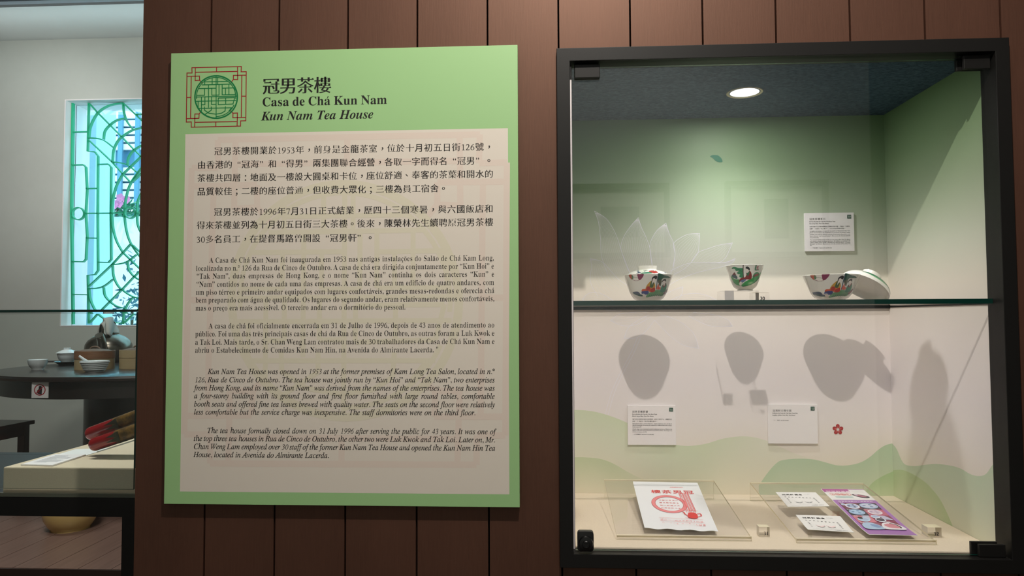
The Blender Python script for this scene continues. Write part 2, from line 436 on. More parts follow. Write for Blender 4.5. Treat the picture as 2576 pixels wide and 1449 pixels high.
# ------------------------------------------------------------------ materials
M_wood = None
def wood_wall():
    m, N, L, b = new_mat('red_brown_boards')
    tc = N.new('ShaderNodeTexCoord'); mp = N.new('ShaderNodeMapping'); mp.inputs['Scale'].default_value = (1, 1, .05)
    n1 = N.new('ShaderNodeTexNoise'); n1.inputs['Scale'].default_value = 420; n1.inputs['Detail'].default_value = 5; n1.inputs['Roughness'].default_value = .7
    n2 = N.new('ShaderNodeTexNoise'); n2.inputs['Scale'].default_value = 9; n2.inputs['Detail'].default_value = 4
    L.new(tc.outputs['Object'], mp.inputs[0]); L.new(mp.outputs[0], n1.inputs['Vector'])
    mp2 = N.new('ShaderNodeMapping'); mp2.inputs['Scale'].default_value = (1, 1, .22); L.new(tc.outputs['Object'], mp2.inputs[0]); L.new(mp2.outputs[0], n2.inputs['Vector'])
    r = N.new('ShaderNodeValToRGB'); r.color_ramp.elements[0].color = lin((55, 34, 26)); r.color_ramp.elements[1].color = lin((82, 53, 42))
    r.color_ramp.elements[0].position = .25; r.color_ramp.elements[1].position = .75
    mx = N.new('ShaderNodeMath'); mx.operation = 'MULTIPLY_ADD'; mx.inputs[1].default_value = .5
    s2 = N.new('ShaderNodeMath'); s2.operation = 'MULTIPLY'; s2.inputs[1].default_value = .5
    L.new(n2.outputs[0], s2.inputs[0]); L.new(n1.outputs[0], mx.inputs[0]); L.new(s2.outputs[0], mx.inputs[2]); L.new(mx.outputs[0], r.inputs[0])
    # sparse dark vertical flecks
    mp3 = N.new('ShaderNodeMapping'); mp3.inputs['Scale'].default_value = (1, 1, .09); L.new(tc.outputs['Object'], mp3.inputs[0])
    n3 = N.new('ShaderNodeTexNoise'); n3.inputs['Scale'].default_value = 160; n3.inputs['Detail'].default_value = 1; L.new(mp3.outputs[0], n3.inputs['Vector'])
    fr = N.new('ShaderNodeValToRGB'); fr.color_ramp.elements[0].position = .74; fr.color_ramp.elements[1].position = .80
    fr.color_ramp.elements[0].color = (0, 0, 0, 1); fr.color_ramp.elements[1].color = (.55, .55, .55, 1)
    mxc = N.new('ShaderNodeMixRGB'); mxc.inputs[2].default_value = lin((50, 30, 25)); L.new(n3.outputs[0], fr.inputs[0]); L.new(fr.outputs[0], mxc.inputs[0])
    L.new(r.outputs[0], mxc.inputs[1]); L.new(mxc.outputs[0], b.inputs['Base Color'])
    b.inputs['Roughness'].default_value = .52; b.inputs['Specular IOR Level'].default_value = .85; b.inputs['Specular Tint'].default_value = (1, .62, .47, 1)
    bp = N.new('ShaderNodeBump'); bp.inputs['Strength'].default_value = .12; bp.inputs['Distance'].default_value = .001
    L.new(n1.outputs[0], bp.inputs['Height']); L.new(bp.outputs[0], b.inputs['Normal'])
    return m
def floor_boards():
    m, N, L, b = new_mat('floor_planks')
    tc = N.new('ShaderNodeTexCoord'); mp = N.new('ShaderNodeMapping'); mp.inputs['Scale'].default_value = (1, .06, 1)
    n1 = N.new('ShaderNodeTexNoise'); n1.inputs['Scale'].default_value = 60; n1.inputs['Detail'].default_value = 5
    L.new(tc.outputs['Object'], mp.inputs[0]); L.new(mp.outputs[0], n1.inputs['Vector'])
    r = N.new('ShaderNodeValToRGB'); r.color_ramp.elements[0].color = lin((104, 82, 72)); r.color_ramp.elements[1].color = lin((140, 112, 100))
    L.new(n1.outputs[0], r.inputs[0]); L.new(r.outputs[0], b.inputs['Base Color']); b.inputs['Roughness'].default_value = .38
    return m
M_wood = wood_wall(); M_floor = floor_boards()
M_dark = mat('groove_shadow_gap', (22, 15, 12), .9, spec=.1)
M_white = mat('white_plaster', (226, 226, 218), .8, noise=.04, nscale=12)
M_greywall = mat('pale_grey_plaster', (196, 197, 188), .85, noise=.04, nscale=8)
M_ceil = mat('ceiling_paint', (214, 218, 216), .8, noise=.03, nscale=6)
M_hallfloor = mat('dark_hall_floor', (70, 50, 42), .5, noise=.3, nscale=20, stretch=(1, .1, 1))
M_frame = mat('black_powder_coat', (24, 23, 22), .45, spec=.24, bump=.05, nscale=900)
M_black = mat('black_metal', (16, 16, 16), .32, spec=.5)
M_glass = thin_glass('clear_pane')
M_glass_edge = mat('green_glass_edge', (13, 54, 46), .18, spec=.6)
M_acryl = thin_glass('clear_acrylic', (.992, .99, .985), 1.36)
M_acryl_side = mat('frosted_acrylic_side', (222, 215, 202), .35)
M_acryl_edge = mat('acrylic_edge', (238, 228, 198), .3, spec=.6)
M_print = print_mat('matte_print', .52, .42); M_gprint = print_mat('glossy_print', .35, .4)
M_glaze = mat('white_glazed_porcelain', (232, 231, 224), .12, spec=.55, coat=.6)
M_glazeprint = print_mat('glazed_enamel_paint', .14, .55, coat=.5)
M_foam = mat('white_foam_board', (240, 236, 236), .7)
M_felt = mat('blue_grey_felt', (84, 106, 122), .95, spec=.08, rgb2=(42, 58, 70), nscale=260, bump=.8, stretch=(.5, 1, 1))
M_linen = mat('beige_linen', (238, 224, 202), .9, spec=.12, noise=.10, nscale=500, bump=.35)

# ------------------------------------------------------------------ the setting
X_EDGE = -.0600                 # left end of the boarded wall
FXL, FXR, FZT, FZB, FW = .6655, 1.4023, 1.5145, .6520, .0222    # case frame
IXL, IXR, IYD, IZT, IZB = .6915, 1.3839, .3820, 1.5005, .6772  # case interior
b = MB(); gap = .0016
xs = [X_EDGE]+[.0626+.1213*k for k in range(14)]
OX0, OX1, OZ0, OZ1 = FXL+.006, FXR-.006, FZB+.006, FZT-.006     # opening behind the frame
for x0, x1 in zip(xs, xs[1:]):
    a0 = x0+(gap if x0 > X_EDGE else 0); a1 = x1-gap
    def board(za, zb, a=a0, c=a1):
        if zb-za > 1e-4 and c-a > 1e-4: b.box((a, 0, za), (c, .018, zb))
    if a1 <= OX0 or a0 >= OX1: board(0, 2.8)
    else:
        board(0, OZ0); board(OZ1, 2.8)
        if a0 < OX0: board(OZ0, OZ1, a0, OX0)
        if a1 > OX1: board(OZ0, OZ1, OX1, a1)
# carcass behind the boards, open at the case
for p, q in (((X_EDGE+.002, .0185, 0), (OX0-.004, .42, 2.8)), ((OX1+.004, .0185, 0), (xs[-1], .42, 2.8)),
             ((OX0-.004, .0185, 0), (OX1+.004, .42, OZ0-.004)), ((OX0-.004, .0185, OZ1+.004), (OX1+.004, .42, 2.8)),
             ((OX0-.004, .40, OZ0-.004), (OX1+.004, .42, OZ1+.004))):
    b.box(p, q, mi=1)
struct('wall_front', b, [M_wood, M_dark])

ROOM_Y = -2.0                   # opposite wall of the gallery
RX = 2.0833                      # where that wall ends (seen mirrored in the glass)
b = MB().box((-3.2, ROOM_Y-.12, 0), (RX, ROOM_Y, 2.8)); struct('wall_back', b, M_white)
b = MB().box((-6.0, -3.4, -.14), (4.2, 4.4, -.10)).box((-6.0, -3.4, -.10), (4.2, 1.765, -.085)); struct('floor', b, M_hallfloor)
b = MB().box((X_EDGE, 0.0, -.085), (4.2, .5, 0)).box((X_EDGE, -3.4, 2.8), (4.2, .6, 2.86)).box((-6, -3.4, 2.8), (X_EDGE, 1.2, 2.86)); struct('ceiling', b, M_ceil)
b = MB().box((4.14, -3.4, -.1), (4.2, .6, 2.86)); struct('wall_right', b, mat('dark_end_wall', (40, 36, 34), .8))
b = MB().box((-6.0, -3.46, -.1), (4.2, -3.4, 2.86)); struct('wall_rear', b, mat('dark_rear_wall', (44, 40, 38), .8))
b = MB().box((-6.06, -3.4, -.1), (-6.0, 4.5, 3.7)); struct('wall_left', b, M_greywall)
b = MB().box((xs[-1]-.02, .02, -.085), (xs[-1]+2.6, .08, 2.8)); struct('wall_side', b, mat('dark_side_wall', (44, 40, 38), .8))
# raised plank floor of the tea room
b = MB(); k = 0; PL = math.radians(0)
for i in range(60):
    x0 = -6.0+i*.145
    b.box((x0, 1.77, -.085), (x0+.1425, 4.2, 0))
struct('platform', b, M_floor)
b = MB().box((-6.0, 1.762, -.085), (2.6, 1.77, -.002)); struct('trim_1', b, mat('dark_platform_edge', (50, 34, 28), .6))
# far wall with the window opening
WY = 4.15
wl, wb_ = U(155.5, 821, y=WY)[0], U(157, 821.5, y=WY)[2]
wl -= .014
wt_ = U(180, 250.5, y=WY)[2]; wr = wl+1.9; WT = .30
b = MB()
b.box((-6, WY, -.1), (wl, WY+WT, 3.9)).box((wr, WY, -.1), (2.6, WY+WT, 3.9)).box((wl, WY, -.1), (wr, WY+WT, wb_)).box((wl, WY, wt_), (wr, WY+WT, 3.9))
struct('wall_far', b, M_greywall)
struct('wall_inner', MB().box((2.54, .5, -.1), (2.6, 4.4, 3.9)).box((X_EDGE, .43, -.085), (X_EDGE+.06, .50, 3.9)).box((X_EDGE, .43, -.085), (2.6, .50, 3.9)), M_greywall)
zc0 = U(0, 103, y=WY)[2]        # foot of the cove
yc1 = 3.55; zc1 = U(180, 14, y=yc1)[2]
b = MB(); pr = [(WY, zc0), (WY-.006, zc0)]
for k in range(13):
    t = k/12*PI/2; pr.append((WY-.006-(WY-.006-yc1)*(1-math.cos(t)), zc0+(zc1-zc0)*math.sin(t)))
pr += [(yc1, zc1+.2), (WY, zc1+.2)]
n = len(pr); b.add([(-6, y, z) for y, z in pr]+[(2.6, y, z) for y, z in pr], [(i, (i+1) % n, n+(i+1) % n, n+i) for i in range(n)])
obj('trim_2', b, M_ceil, kind='structure', smooth=40)
b = MB().box((-6, 1.2, zc1+.12), (2.6, yc1, zc1+.18)).box((-6, 1.1, 2.8), (2.6, 1.2, zc1+.18))
y = 1.25
while y < yc1-.02: b.box((-6, y, zc1+.0), (2.6, y+.05, zc1+.12), mi=1); y += .085
struct('ceiling_slats', b, [M_ceil, mat('grey_ceiling_slats', (150, 156, 164), .6)])

# ------------------------------------------------------------------ information panel
PY = -.016; PZ0, PZ1 = .75, 1.5205
panel = thing('information_panel', (.3, 0, PZ0), 'large green and beige text panel about a tea house, left of the glass case', 'information panel')
G_green = (154, 197, 136); G_beige = (221, 212, 200)
b = MB().box((0, PY, PZ0), (.6, PY+.013, PZ1))
obj('board', b, mat('pale_green_print', G_green, .5, spec=.5), panel, bevel=.0006)
for z in (PZ0+.05, PZ1-.08): obj('wall_batten', MB().box((.05, PY+.013, z), (.55, 0, z+.03)), M_dark, panel)
def PD(step=.000002, lift=.0001): return Decal((0, PY, PZ0), (1, 0, 0), (0, 0, 1), step=step, lift=lift)
D = PD(lift=.00005); B0, B1 = D.px(453.6, 1236.3), D.px(1275.3, 322.6)
bx0, bz0 = (D.px(465.6, 336.5)[0]+B0[0])/2, B0[1]; bx1, bz1 = (D.px(1283.8, 1237.4)[0]+B1[0])/2, B1[1]
D.poly([(bx0, bz0), (bx1, bz0), (bx1, bz1), (bx0, bz1)], G_beige); D.build('text_field', panel, M_print)

def emblem(D, T, red, green, wr_, wg, bold):
    """square lattice border with a round lattice of seal characters; T maps emblem pixels to the surface"""
    def S(pts, c, w, closed=False):
        q = [T(*p) for p in pts]
        if bold or len(q) > 30: D.stroke(q, w, c, closed)
        else:
            for p, r in zip(q, q[1:]+([q[0]] if closed else [])): D.stroke([p, r], w, c)
    # outer stepped border
    S([(500, 425), (1250, 407), (1247, 487), (1325, 485), (1318, 1230), (1240, 1232), (1238, 1311), (490, 1328), (490, 1248), (415, 1250), (425, 505), (502, 505)], red, wr_, True)
    S([(552, 425), (550, 620), (617, 615), (615, 552), (423, 557)], red, wr_); S([(552, 494), (1195, 481)], red, wr_); S([(874, 415), (874, 490)], red, wr_)
    S([(1193, 410), (1195, 605), (1130, 603), (1130, 541), (1320, 538)], red, wr_); S([(1258, 540), (1250, 1180)], red, wr_); S([(1258, 857), (1315, 857)], red, wr_)
    S([(1318, 1180), (1122, 1184), (1124, 1115), (1192, 1113), (1186, 1308)], red, wr_); S([(1180, 1243), (545, 1254)], red, wr_); S([(863, 1250), (863, 1315)], red, wr_)
    S([(542, 1325), (545, 1127), (610, 1127), (607, 1193), (418, 1199)], red, wr_); S([(490, 557), (480, 1195)], red, wr_); S([(420, 877), (480, 877)], red, wr_)
    for p, q in (((617, 615), (655, 660)), ((1130, 603), (1088, 655)), ((1124, 1115), (1080, 1075)), ((610, 1127), (640, 1090))): S([p, q], red, wr_)
    S(ellipse(868, 870, 322, 322, 64), green, wg*1.7, True)
    S(ellipse(868, 870, 298, 298, 40, PI*.97, PI*2.03), green, wg)
    S(ellipse(865, 868, 300, 298, 20, .42, PI/2), green, wg)
    g = [[(868, 560), (868, 1185)], [(650, 686), (1095, 674)], [(695, 640), (1050, 632)], [(605, 742), (868, 736)], [(695, 610), (695, 684)], [(808, 580), (808, 680)], [(892, 570), (892, 676)],
         [(570, 845), (692, 843), (692, 742)], [(752, 684), (752, 1030)], [(803, 742), (803, 842), (912, 840), (912, 680)], [(960, 680), (960, 836), (1160, 832)], [(960, 736), (1150, 730)], [(1062, 678), (1062, 832)],
         [(1010, 738), (1010, 832)], [(1160, 832), (1150, 730)], [(560, 870), (1185, 856)], [(565, 935), (1170, 922)], [(645, 870), (645, 1090)], [(698, 870), (698, 986), (650, 986)], [(595, 938), (595, 1030)],
         [(798, 868), (798, 982), (865, 980)], [(900, 885), (900, 986), (1125, 975), (1150, 878), (900, 885)], [(1013, 884), (1013, 980)], [(595, 1043), (1125, 1032)],
         [(690, 1015), (692, 1070), (760, 1115), (865, 1130), (950, 1115), (1005, 1080), (1010, 1012)], [(795, 1015), (795, 1070), (690, 1140)], [(1100, 1035), (1060, 1085)]]
    for p in g: S(p, green, wg)
D = PD(lift=.0001)
emblem(D, lambda x, y: D.px(400+x/6.0367, 100+y/6.0367), (150, 28, 34), (0, 118, 62), .0016, .0015, 1); D.build('emblem', panel, M_print)
# the same emblem, very pale and large, behind the text
D = PD(lift=.0001, step=.0000005); e0 = D.px(478, 352); e1 = D.px(1283, 1171)
def TW(x, y):
    u = (x-415)/(1325-415); v = (y+.021*(x-870)-416)/(1320-416)
    return (bx0+.006+u*(bx1-bx0-.008), e0[1]+v*(e1[1]-e0[1]))
emblem(D, TW, (220, 205, 193), (217, 210, 189), .0105, .0085, 0); D.build('watermark', panel, M_print)

INK = (22, 18, 17)
D = PD(lift=.0002)
x0, y0 = D.px(660.5, 233.5); x1 = D.px(833, 231)[0]
D.text('冠男茶樓', x0, y0, .0305, 'CB', INK, pitch=(x1-x0)/4)
x0, y0 = D.px(659.5, 267.5); D.text('Casa de Chá Kun Nam', x0, y0, .0222, 'B', INK, width=D.px(974, 264)[0]-x0, fit=True)
x0, y0 = D.px(658, 303); D.text('Kun Nam Tea House', x0, y0, .0222, 'BI', INK, width=D.px(940, 300)[0]-x0, fit=True)
D.build('heading_lettering', panel, M_print)
D = PD(lift=.0003, step=0)
for t, xa, yc in (('冠男茶樓開業於1953年，前身是金龍茶室，位於十月初五日街126號，', 538.3, 381), ('由香港的“冠海”和“得男”兩集團聯合經營，各取一字而得名“冠男”。', 496.4, 415.6),
                  ('茶樓共四層：地面及一樓設大圓桌和卡位，座位舒適、奉客的茶葉和開水的', 495.7, 448.7), ('品質較佳；二樓的座位普通，但收費大眾化；三樓為員工宿舍。', 495.5, 482.6),
                  ('冠男茶樓於1996年7月31日正式結業，歷四十三個寒暑，與六國飯店和', 537.5, 534), ('得來茶樓並列為十月初五日街三大茶樓。後來，陳榮林先生續聘原冠男茶樓', 494.3, 567.4),
                  ('30多名員工，在提督馬路曾開設“冠男軒”。', 494, 602.6)):
    x0, yb = D.px(xa, yc+7.6); un = sum(1 if (cjk(c) or c in '“”') else .5 for c in t)
    pit = (D.px(1241.5, yc-5)[0]-x0)/un if un > 30 else (D.px(1241.5, yc)[0]-D.px(494.5, yc)[0])/33
    D.text(t, x0, yb, .0149, 'R', INK, pitch=pit)
D.build('chinese_lettering', panel, M_print)
def para(D, rows, st, size, hs):
    wid = lambda t: sum(glyph(c, st)[2] for c in t)*size
    hs = min((D.px(xe, yb-6)[0]-D.px(xa, yb)[0])/wid(t) for t, xa, yb, xe in rows)*hs
    for t, xa, yb, xe in rows:
        x0, y0 = D.px(xa, yb)
        D.text(t, x0, y0, size, st, INK, width=D.px(xe, yb-6)[0]-x0, hs=hs)
D = PD(lift=.0003, step=0)
para(D, [('A Casa de Chá Kun Nam foi inaugurada em 1953 nas antigas instalações do Salão de Chá Kam Long,', 526.5, 660.9, 1243),
         ('localizada no n.º 126 da Rua de Cinco de Outubro. A casa de chá é dirigida conjuntamente por “Kun Hoi” e'.replace('é dirigida', 'era dirigida'), 493, 681.4, 1243),
         ('“Tak Nam”, duas empresas de Hong Kong, e o nome “Kun Nam” continha os dois caracteres “Kun” e', 494.5, 701, 1243.5),
         ('“Nam” contidos no nome de cada uma das empresas. A casa de chá era um edifício de quatro andares, com', 494, 721.4, 1243.5),
         ('um piso térreo e primeiro andar equipados com lugares confortáveis, grandes mesas-redondas e oferecia chá', 492.4, 741.5, 1244),
         ('bem preparado com água de qualidade. Os lugares do segundo andar, eram relativamente menos confortáveis,', 492, 761.2, 1244),
         ('mas o preço era mais acessível. O terceiro andar era o dormitório do pessoal.', 491.5, 781, 1020.5),
         ('A casa de chá foi oficialmente encerrada em 31 de Julho de 1996, depois de 43 anos de atendimento ao', 525, 826, 1244),
         ('público. Foi uma das três principais casas de chá da Rua de Cinco de Outubro, as outras foram a Luk Kwok e', 491, 846.3, 1244),
         ('a Tak Loi. Mais tarde, o Sr. Chan Weng Lam contratou mais de 30 trabalhadores da Casa de Chá Kun Nam e', 490.7, 866.8, 1244.5),
         ('abriu o Estabelecimento de Comidas Kun Nam Hin, na Avenida do Almirante Lacerda. "', 490.5, 886.9, 1103)], 'R', .0127, 1.01)
D.build('portuguese_lettering', panel, M_print)
D = PD(lift=.0003, step=0)
para(D, [('Kun Nam Tea House was opened in 1953 at the former premises of Kam Long Tea Salon, located in n.º', 523.4, 940.9, 1245),
         ('126, Rua de Cinco de Outubro. The tea house was jointly run by “Kun Hoi” and “Tak Nam”, two enterprises', 490, 961.4, 1245),
         ('from Hong Kong, and its name “Kun Nam” was derived from the names of the enterprises. The tea house was', 489.5, 981.8, 1245),
         ('a four-storey building with its ground floor and first floor furnished with large round tables, comfortable', 489, 1001.8, 1245),
         ('booth seats and offered fine tea leaves brewed with quality water. The seats on the second floor were relatively', 488.7, 1022.4, 1245.5),
         ('less comfortable but the service charge was inexpensive. The staff dormitories were on the third floor.', 488.5, 1042.4, 1196.5),
         ('The tea house formally closed down on 31 July 1996 after serving the public for 43 years. It was one of', 521.3, 1089.1, 1247),
         ('the top three tea houses in Rua de Cinco de Outubro, the other two were Luk Kwok and Tak Loi. Later on, Mr.', 487.7, 1108.9, 1246),
         ('Chan Weng Lam employed over 30 staff of the former Kun Nam Tea House and opened the Kun Nam Hin Tea', 487.5, 1129.3, 1246.5),
         ('House, located in Avenida do Almirante Lacerda.', 487.3, 1149.7, 828.5)], 'I', .0127, 1.01)
D.build('english_lettering', panel, M_print)

# ------------------------------------------------------------------ glass case let into the wall
case = thing('display_case', ((FXL+FXR)/2, .1, FZB), 'black-framed glass display case let into the boarded wall, holding tea bowls and leaflets', 'display case')
YF = -.012; YB = .030          # frame front and back
b = MB()
fx = [(FXL, FZB), (FXR, FZB), (FXR, FZT), (FXL, FZT)]; ix = [(FXL+FW, FZB+FW), (FXR-FW, FZB+FW), (FXR-FW, FZT-FW), (FXL+FW, FZT-FW)]
vs = [(x, YF, z) for x, z in fx]+[(x, YF, z) for x, z in ix]+[(x, YB, z) for x, z in ix]+[(x, YB, z) for x, z in fx]
fs = []
for i in range(4):
    j = (i+1) % 4
    fs += [(i, j, 4+j, 4+i), (4+i, 4+j, 8+j, 8+i), (8+i, 8+j, 12+j, 12+i), (12+i, 12+j, j, i)]
b.add(vs, fs); obj('frame', b, M_frame, case, bevel=.0008)
# door: one pane with green edges, three corner clamps and a lock
GX0, GX1, GZ0, GZ1, GY = .6912, 1.3955, .6758, 1.4862, .004
def pane(name, a, c, parent, m=M_glass, me=M_glass_edge, thin=1):
    """slab of glass: clear on its two large faces (thin = the axis of its thickness), green on the edges"""
    b = MB(); b.box(a, c); q = {0: (3, 5), 1: (2, 4), 2: (0, 1)}[thin]
    b.mi = [0 if i in q else 1 for i in range(6)]
    return obj(name, b, [m, me], parent)
door = pane('glass_door', (GX0, GY, GZ0), (GX1, GY+.005, GZ1), case)
def clamp(px0, py0, px1, py1, t=.010):
    p, q = U(px0, py0, y=GY-.006), U(px1, py1, y=GY-.006)
    obj('corner_clamp', MB().box((p[0], GY-.006, q[2]), (q[0], GY-.0002, p[2])), M_frame, door, bevel=.0012)
    obj('corner_clamp', MB().box((p[0]-.006*(px0 > 2000), GY+.0052, q[2]+.001), (q[0]-.006*(px0 > 2000), GY+.011, p[2]+.001)), M_frame, door, bevel=.0012)
clamp(1445, 162, 1509.5, 195); clamp(2424, 139, 2492, 172); clamp(2463, 1370, 2531, 1403)
# lock: rounded block with a round cylinder
p, q = U(1452.5, 1337, y=GY-.012), U(1494, 1388, y=GY-.012)
b = MB(); r = .005; ol = []
for cx, cz, a0 in ((q[0]-r, p[2]-r, 0), (p[0]+r, p[2]-r, 90), (p[0]+r, q[2]+r, 180), (q[0]-r, q[2]+r, 270)):
    for k in range(7): a = math.radians(a0+15*k); ol.append((cx+r*math.cos(a), cz+r*math.sin(a)))
n = len(ol); b.add([(x, GY-.012, z) for x, z in ol]+[(x, GY-.0003, z) for x, z in ol], [tuple(range(n)), tuple(reversed(range(n, 2*n)))]+[(i, n+i, n+(i+1) % n, (i+1) % n) for i in range(n)])
lock = obj('lock', b, M_black, case, bevel=.0009, smooth=40)
cc = ((p[0]+q[0])/2+.0005, GY-.012, (p[2]+q[2])/2-.002)
b = MB().lathe([(.0118, 0), (.0118, .003), (.0108, .0062), (.0062, .0068), (.0058, .0105), (.0050, .0112), (.0036, .0112), (.0034, .0098), (0, .0098)], cc, 40, Matrix.Rotation(PI/2, 3, 'X'))
obj('lock_cylinder', b, M_black, lock, smooth=35)
# inside: printed boards. Their printed ground runs from green at the top to beige below
def ground(z):
    k = [(1.52, (112, 144, 102)), (1.40, (134, 160, 122)), (1.30, (168, 184, 156)), (1.20, (206, 210, 194)), (1.12, (232, 224, 212)), (1.02, (234, 226, 222)), (.92, (234, 227, 228)), (.84, (236, 230, 228)), (.74, (238, 230, 216)), (.60, (238, 226, 204))]
    for (z1, c1), (z0, c0) in zip(k, k[1:]):
        if z >= z0:
            t = min(1, (z-z0)/(z1-z0)); return tuple(a+(b_-a)*t for a, b_ in zip(c0, c1))
    return k[-1][1]
def printed(b, p00, p10, p01, n=64):
    """board face with the printed ground: p00 lower left, p10 lower right, p01 upper left"""
    p00, p10, p01 = (np.array(p) for p in (p00, p10, p01))
    for i in range(n):
        a0, a1 = p00+(p01-p00)*i/n, p00+(p01-p00)*(i+1)/n
        c0, c1 = lin(ground(a0[2])), lin(ground(a1[2]))
        b.add([a0, a0+p10-p00, a1+p10-p00, a1], [(0, 1, 2, 3)], [c0, c0, c1, c1])
CZ0, CZ1 = IZB-.012, IZT+.003
b = MB(); printed(b, (IXL, IYD, CZ0), (IXR, IYD, CZ0), (IXL, IYD, CZ1))
W1 = (1, 1, 1, 1); b.box((IXL-.005, IYD+.0004, CZ0), (IXR+.005, IYD+.006, CZ1), W1); back = obj('back_board', b, M_print, case)
b = MB(); printed(b, (IXR, IYD, CZ0), (IXR, .0150, CZ0), (IXR, IYD, CZ1)); b.box((IXR+.0003, .0150, CZ0), (IXR+.0055, IYD, CZ1), (.85, .8, .85, 1)); side = obj('side_board', b, M_print, case)
b = MB(); printed(b, (IXL, .0150, CZ0), (IXL, IYD, CZ0), (IXL, .0150, CZ1)); b.box((IXL-.0045, .0150, CZ0), (IXL-.0003, IYD, CZ1), (.9, .84, .86, 1)); obj('side_board', b, M_print, case)
obj('roof_board', MB().box((IXL, .0150, IZT), (IXR, IYD, IZT+.012)), M_felt, case)
obj('case_sill', MB().box((IXL-.004, .0105, IZB-.025), (IXR+.006, IYD, IZB-.0085)), M_black, case)
obj('base_board', MB().box((IXL+.0005, .0170, IZB-.0084), (IXR-.0005, IYD-.0005, IZB)), M_linen, case, bevel=.002)
obj('corner_post', MB().box((IXR+.0056, .0125, CZ0), (IXR+.013, .030, CZ1)), M_black, case)
# downlight in the roof: metal ring and glowing lens
dl = np.array([1.0360, .2045, IZT])
b = MB().lathe([(.0278, .0005), (.0340, -.0012), (.0346, -.0004), (.0346, .0006), (.0278, .0009)], dl, 64)
ring = obj('downlight_ring', b, mat('brushed_ring', (206, 192, 168), .4, metal=.3), case, smooth=40)
b = MB().lathe([(0, .0100), (.018, .0080), (.0262, .0018), (.0276, .0006)], dl-np.array([0, 0, .0004]), 64)
b.v = [(x, y, min(z, IZT-.0002)) for x, y, z in b.v]
obj('downlight_lens', b, mat('glowing_lens', (255, 252, 244), .3, emit=1.25), ring, smooth=60)
lamp('SPOT', 'case_downlight', (dl[0], dl[1], IZT-.006), (dl[0], dl[1]+.006, 0), 5.0, (1.0, .98, .95), spot_size=math.radians(132), spot_blend=1.0, shadow_soft_size=.012)
lamp('AREA', 'case_downlight_spill', (dl[0], dl[1], IZT-.005), (dl[0], dl[1], 0), .75, (1.0, .98, .95), shape='DISK', size=.05)

# prints on the boards
DB = lambda **k: Decal((0, IYD, 0), (1, 0, 0), (0, 0, 1), **k)
DS = lambda **k: Decal((IXR, 0, 0), (0, -1, 0), (0, 0, 1), **k)
def hill(D, top, depth, c0, n=10, taper=0):
    """wave band: colour c0 along its crest, fading into the printed ground below"""
    h = D.h(); top = [np.array(p) for p in top]
    N = len(top)-1
    for i, (a, c) in enumerate(zip(top, top[1:])):
        ww = [min(1, (N-j)/(taper*N)) if taper else 1 for j in (i, i+1, i+1, i)]
        for k in range(n):
            t0, t1 = k/n, (k+1)/n
            pts = [(a[0], a[1]-depth*t1), (c[0], c[1]-depth*t1), (c[0], c[1]-depth*t0), (a[0], a[1]-depth*t0)]
            pts = [(u, max(v, IZB-.01)) for u, v in pts]
            if pts[3][1]-pts[0][1] < 1e-6 and pts[2][1]-pts[1][1] < 1e-6: continue
            cc = [lin([g+(q-g)*w_*(1-t)**1.1 for g, q in zip(ground(p[1]), c0)]) for p, t, w_ in zip(pts, (t1, t1, t0, t0), ww)]
            D.mb.add([D.P(p, h) for p in pts], [(0, 1, 2, 3)], cc)
z8 = lambda D, P, ox=1390, oy=800, s=3.623: spline([D.px(ox+x/s, oy+y/s) for x, y in P], 6)
D = DB(lift=.0002)
hill(D, z8(D, [(170, 836), (300, 842), (420, 862), (560, 905), (690, 960), (850, 1040), (1000, 1120), (1120, 1155), (1250, 1165), (1400, 1145), (1550, 1100), (1720, 1078), (1850, 1090), (1980, 1130), (2210, 1235), (2450, 1300), (2700, 1330)]), .17, (212, 222, 192), taper=.45)
hill(D, z8(D, [(170, 1270), (300, 1270), (440, 1285), (560, 1330), (680, 1400), (780, 1450), (900, 1500), (1100, 1560)]), .10, (202, 214, 178), taper=.6)
zs = lambda D, P: spline([D.px(1950+x/3.369, 800+y/3.369) for x, y in P], 6)
hill(D, zs(D, [(-140, 1420), (-70, 1320), (0, 1240), (60, 1205), (200, 1192), (330, 1200), (430, 1225), (520, 1248), (620, 1248), (720, 1225), (800, 1180), (870, 1120), (930, 1080), (993, 1062)]), .20, (192, 212, 182))
hill(D, zs(D, [(760, 1480), (820, 1400), (900, 1345), (1002, 1298)]), .13, (184, 207, 162))
D.build('hill_print', back, M_print)
D = DS(lift=.0002)
hill(D, zs(D, [(991, 1062), (1030, 1110), (1060, 1180), (1100, 1240), (1180, 1255), (1280, 1243), (1370, 1237), (1480, 1250), (1570, 1275), (1660, 1325), (1730, 1340), (1790, 1320), (1840, 1250), (1890, 1210)]), .20, (200, 216, 190))
hill(D, zs(D, [(999, 1290), (1080, 1288), (1180, 1330), (1270, 1390), (1330, 1449), (1400, 1540), (1470, 1680), (1540, 1850), (1600, 2000)]), .14, (190, 208, 164))
D.build('hill_print', side, M_print)
# white lotus: petal outlines with fine veins, seen above and below the shelf
D = DB(lift=.0001, step=.0000003); LW = (240, 237, 246)
A = lambda P, s=4.025, oy=440: [D.px(1390+x/s, oy+y/s) for x, y in P]
def petal(L_, R_, nv, cv=A, wd=.0009):
    L_ = spline(cv(L_), 7); R_ = spline(cv(R_), 7)
    for e in (L_, R_): D.stroke(e, wd, LW)
    m = 22
    def at(e, t):
        t *= len(e)-1; i = min(int(t), len(e)-2); return e[i]+(e[i+1]-e[i])*(t-i)
    for k in range(1, nv):
        f = k/nv; D.stroke([at(L_, .04+.96*j/m)*(1-f)+at(R_, .04+.96*j/m)*f for j in range(m+1)], wd*.45, (236, 233, 236))
petal([(425, 365), (465, 480), (485, 640), (492, 800), (520, 900), (560, 1010)], [(425, 365), (540, 440), (610, 540), (660, 650), (690, 750), (740, 900), (790, 1010)], 11)
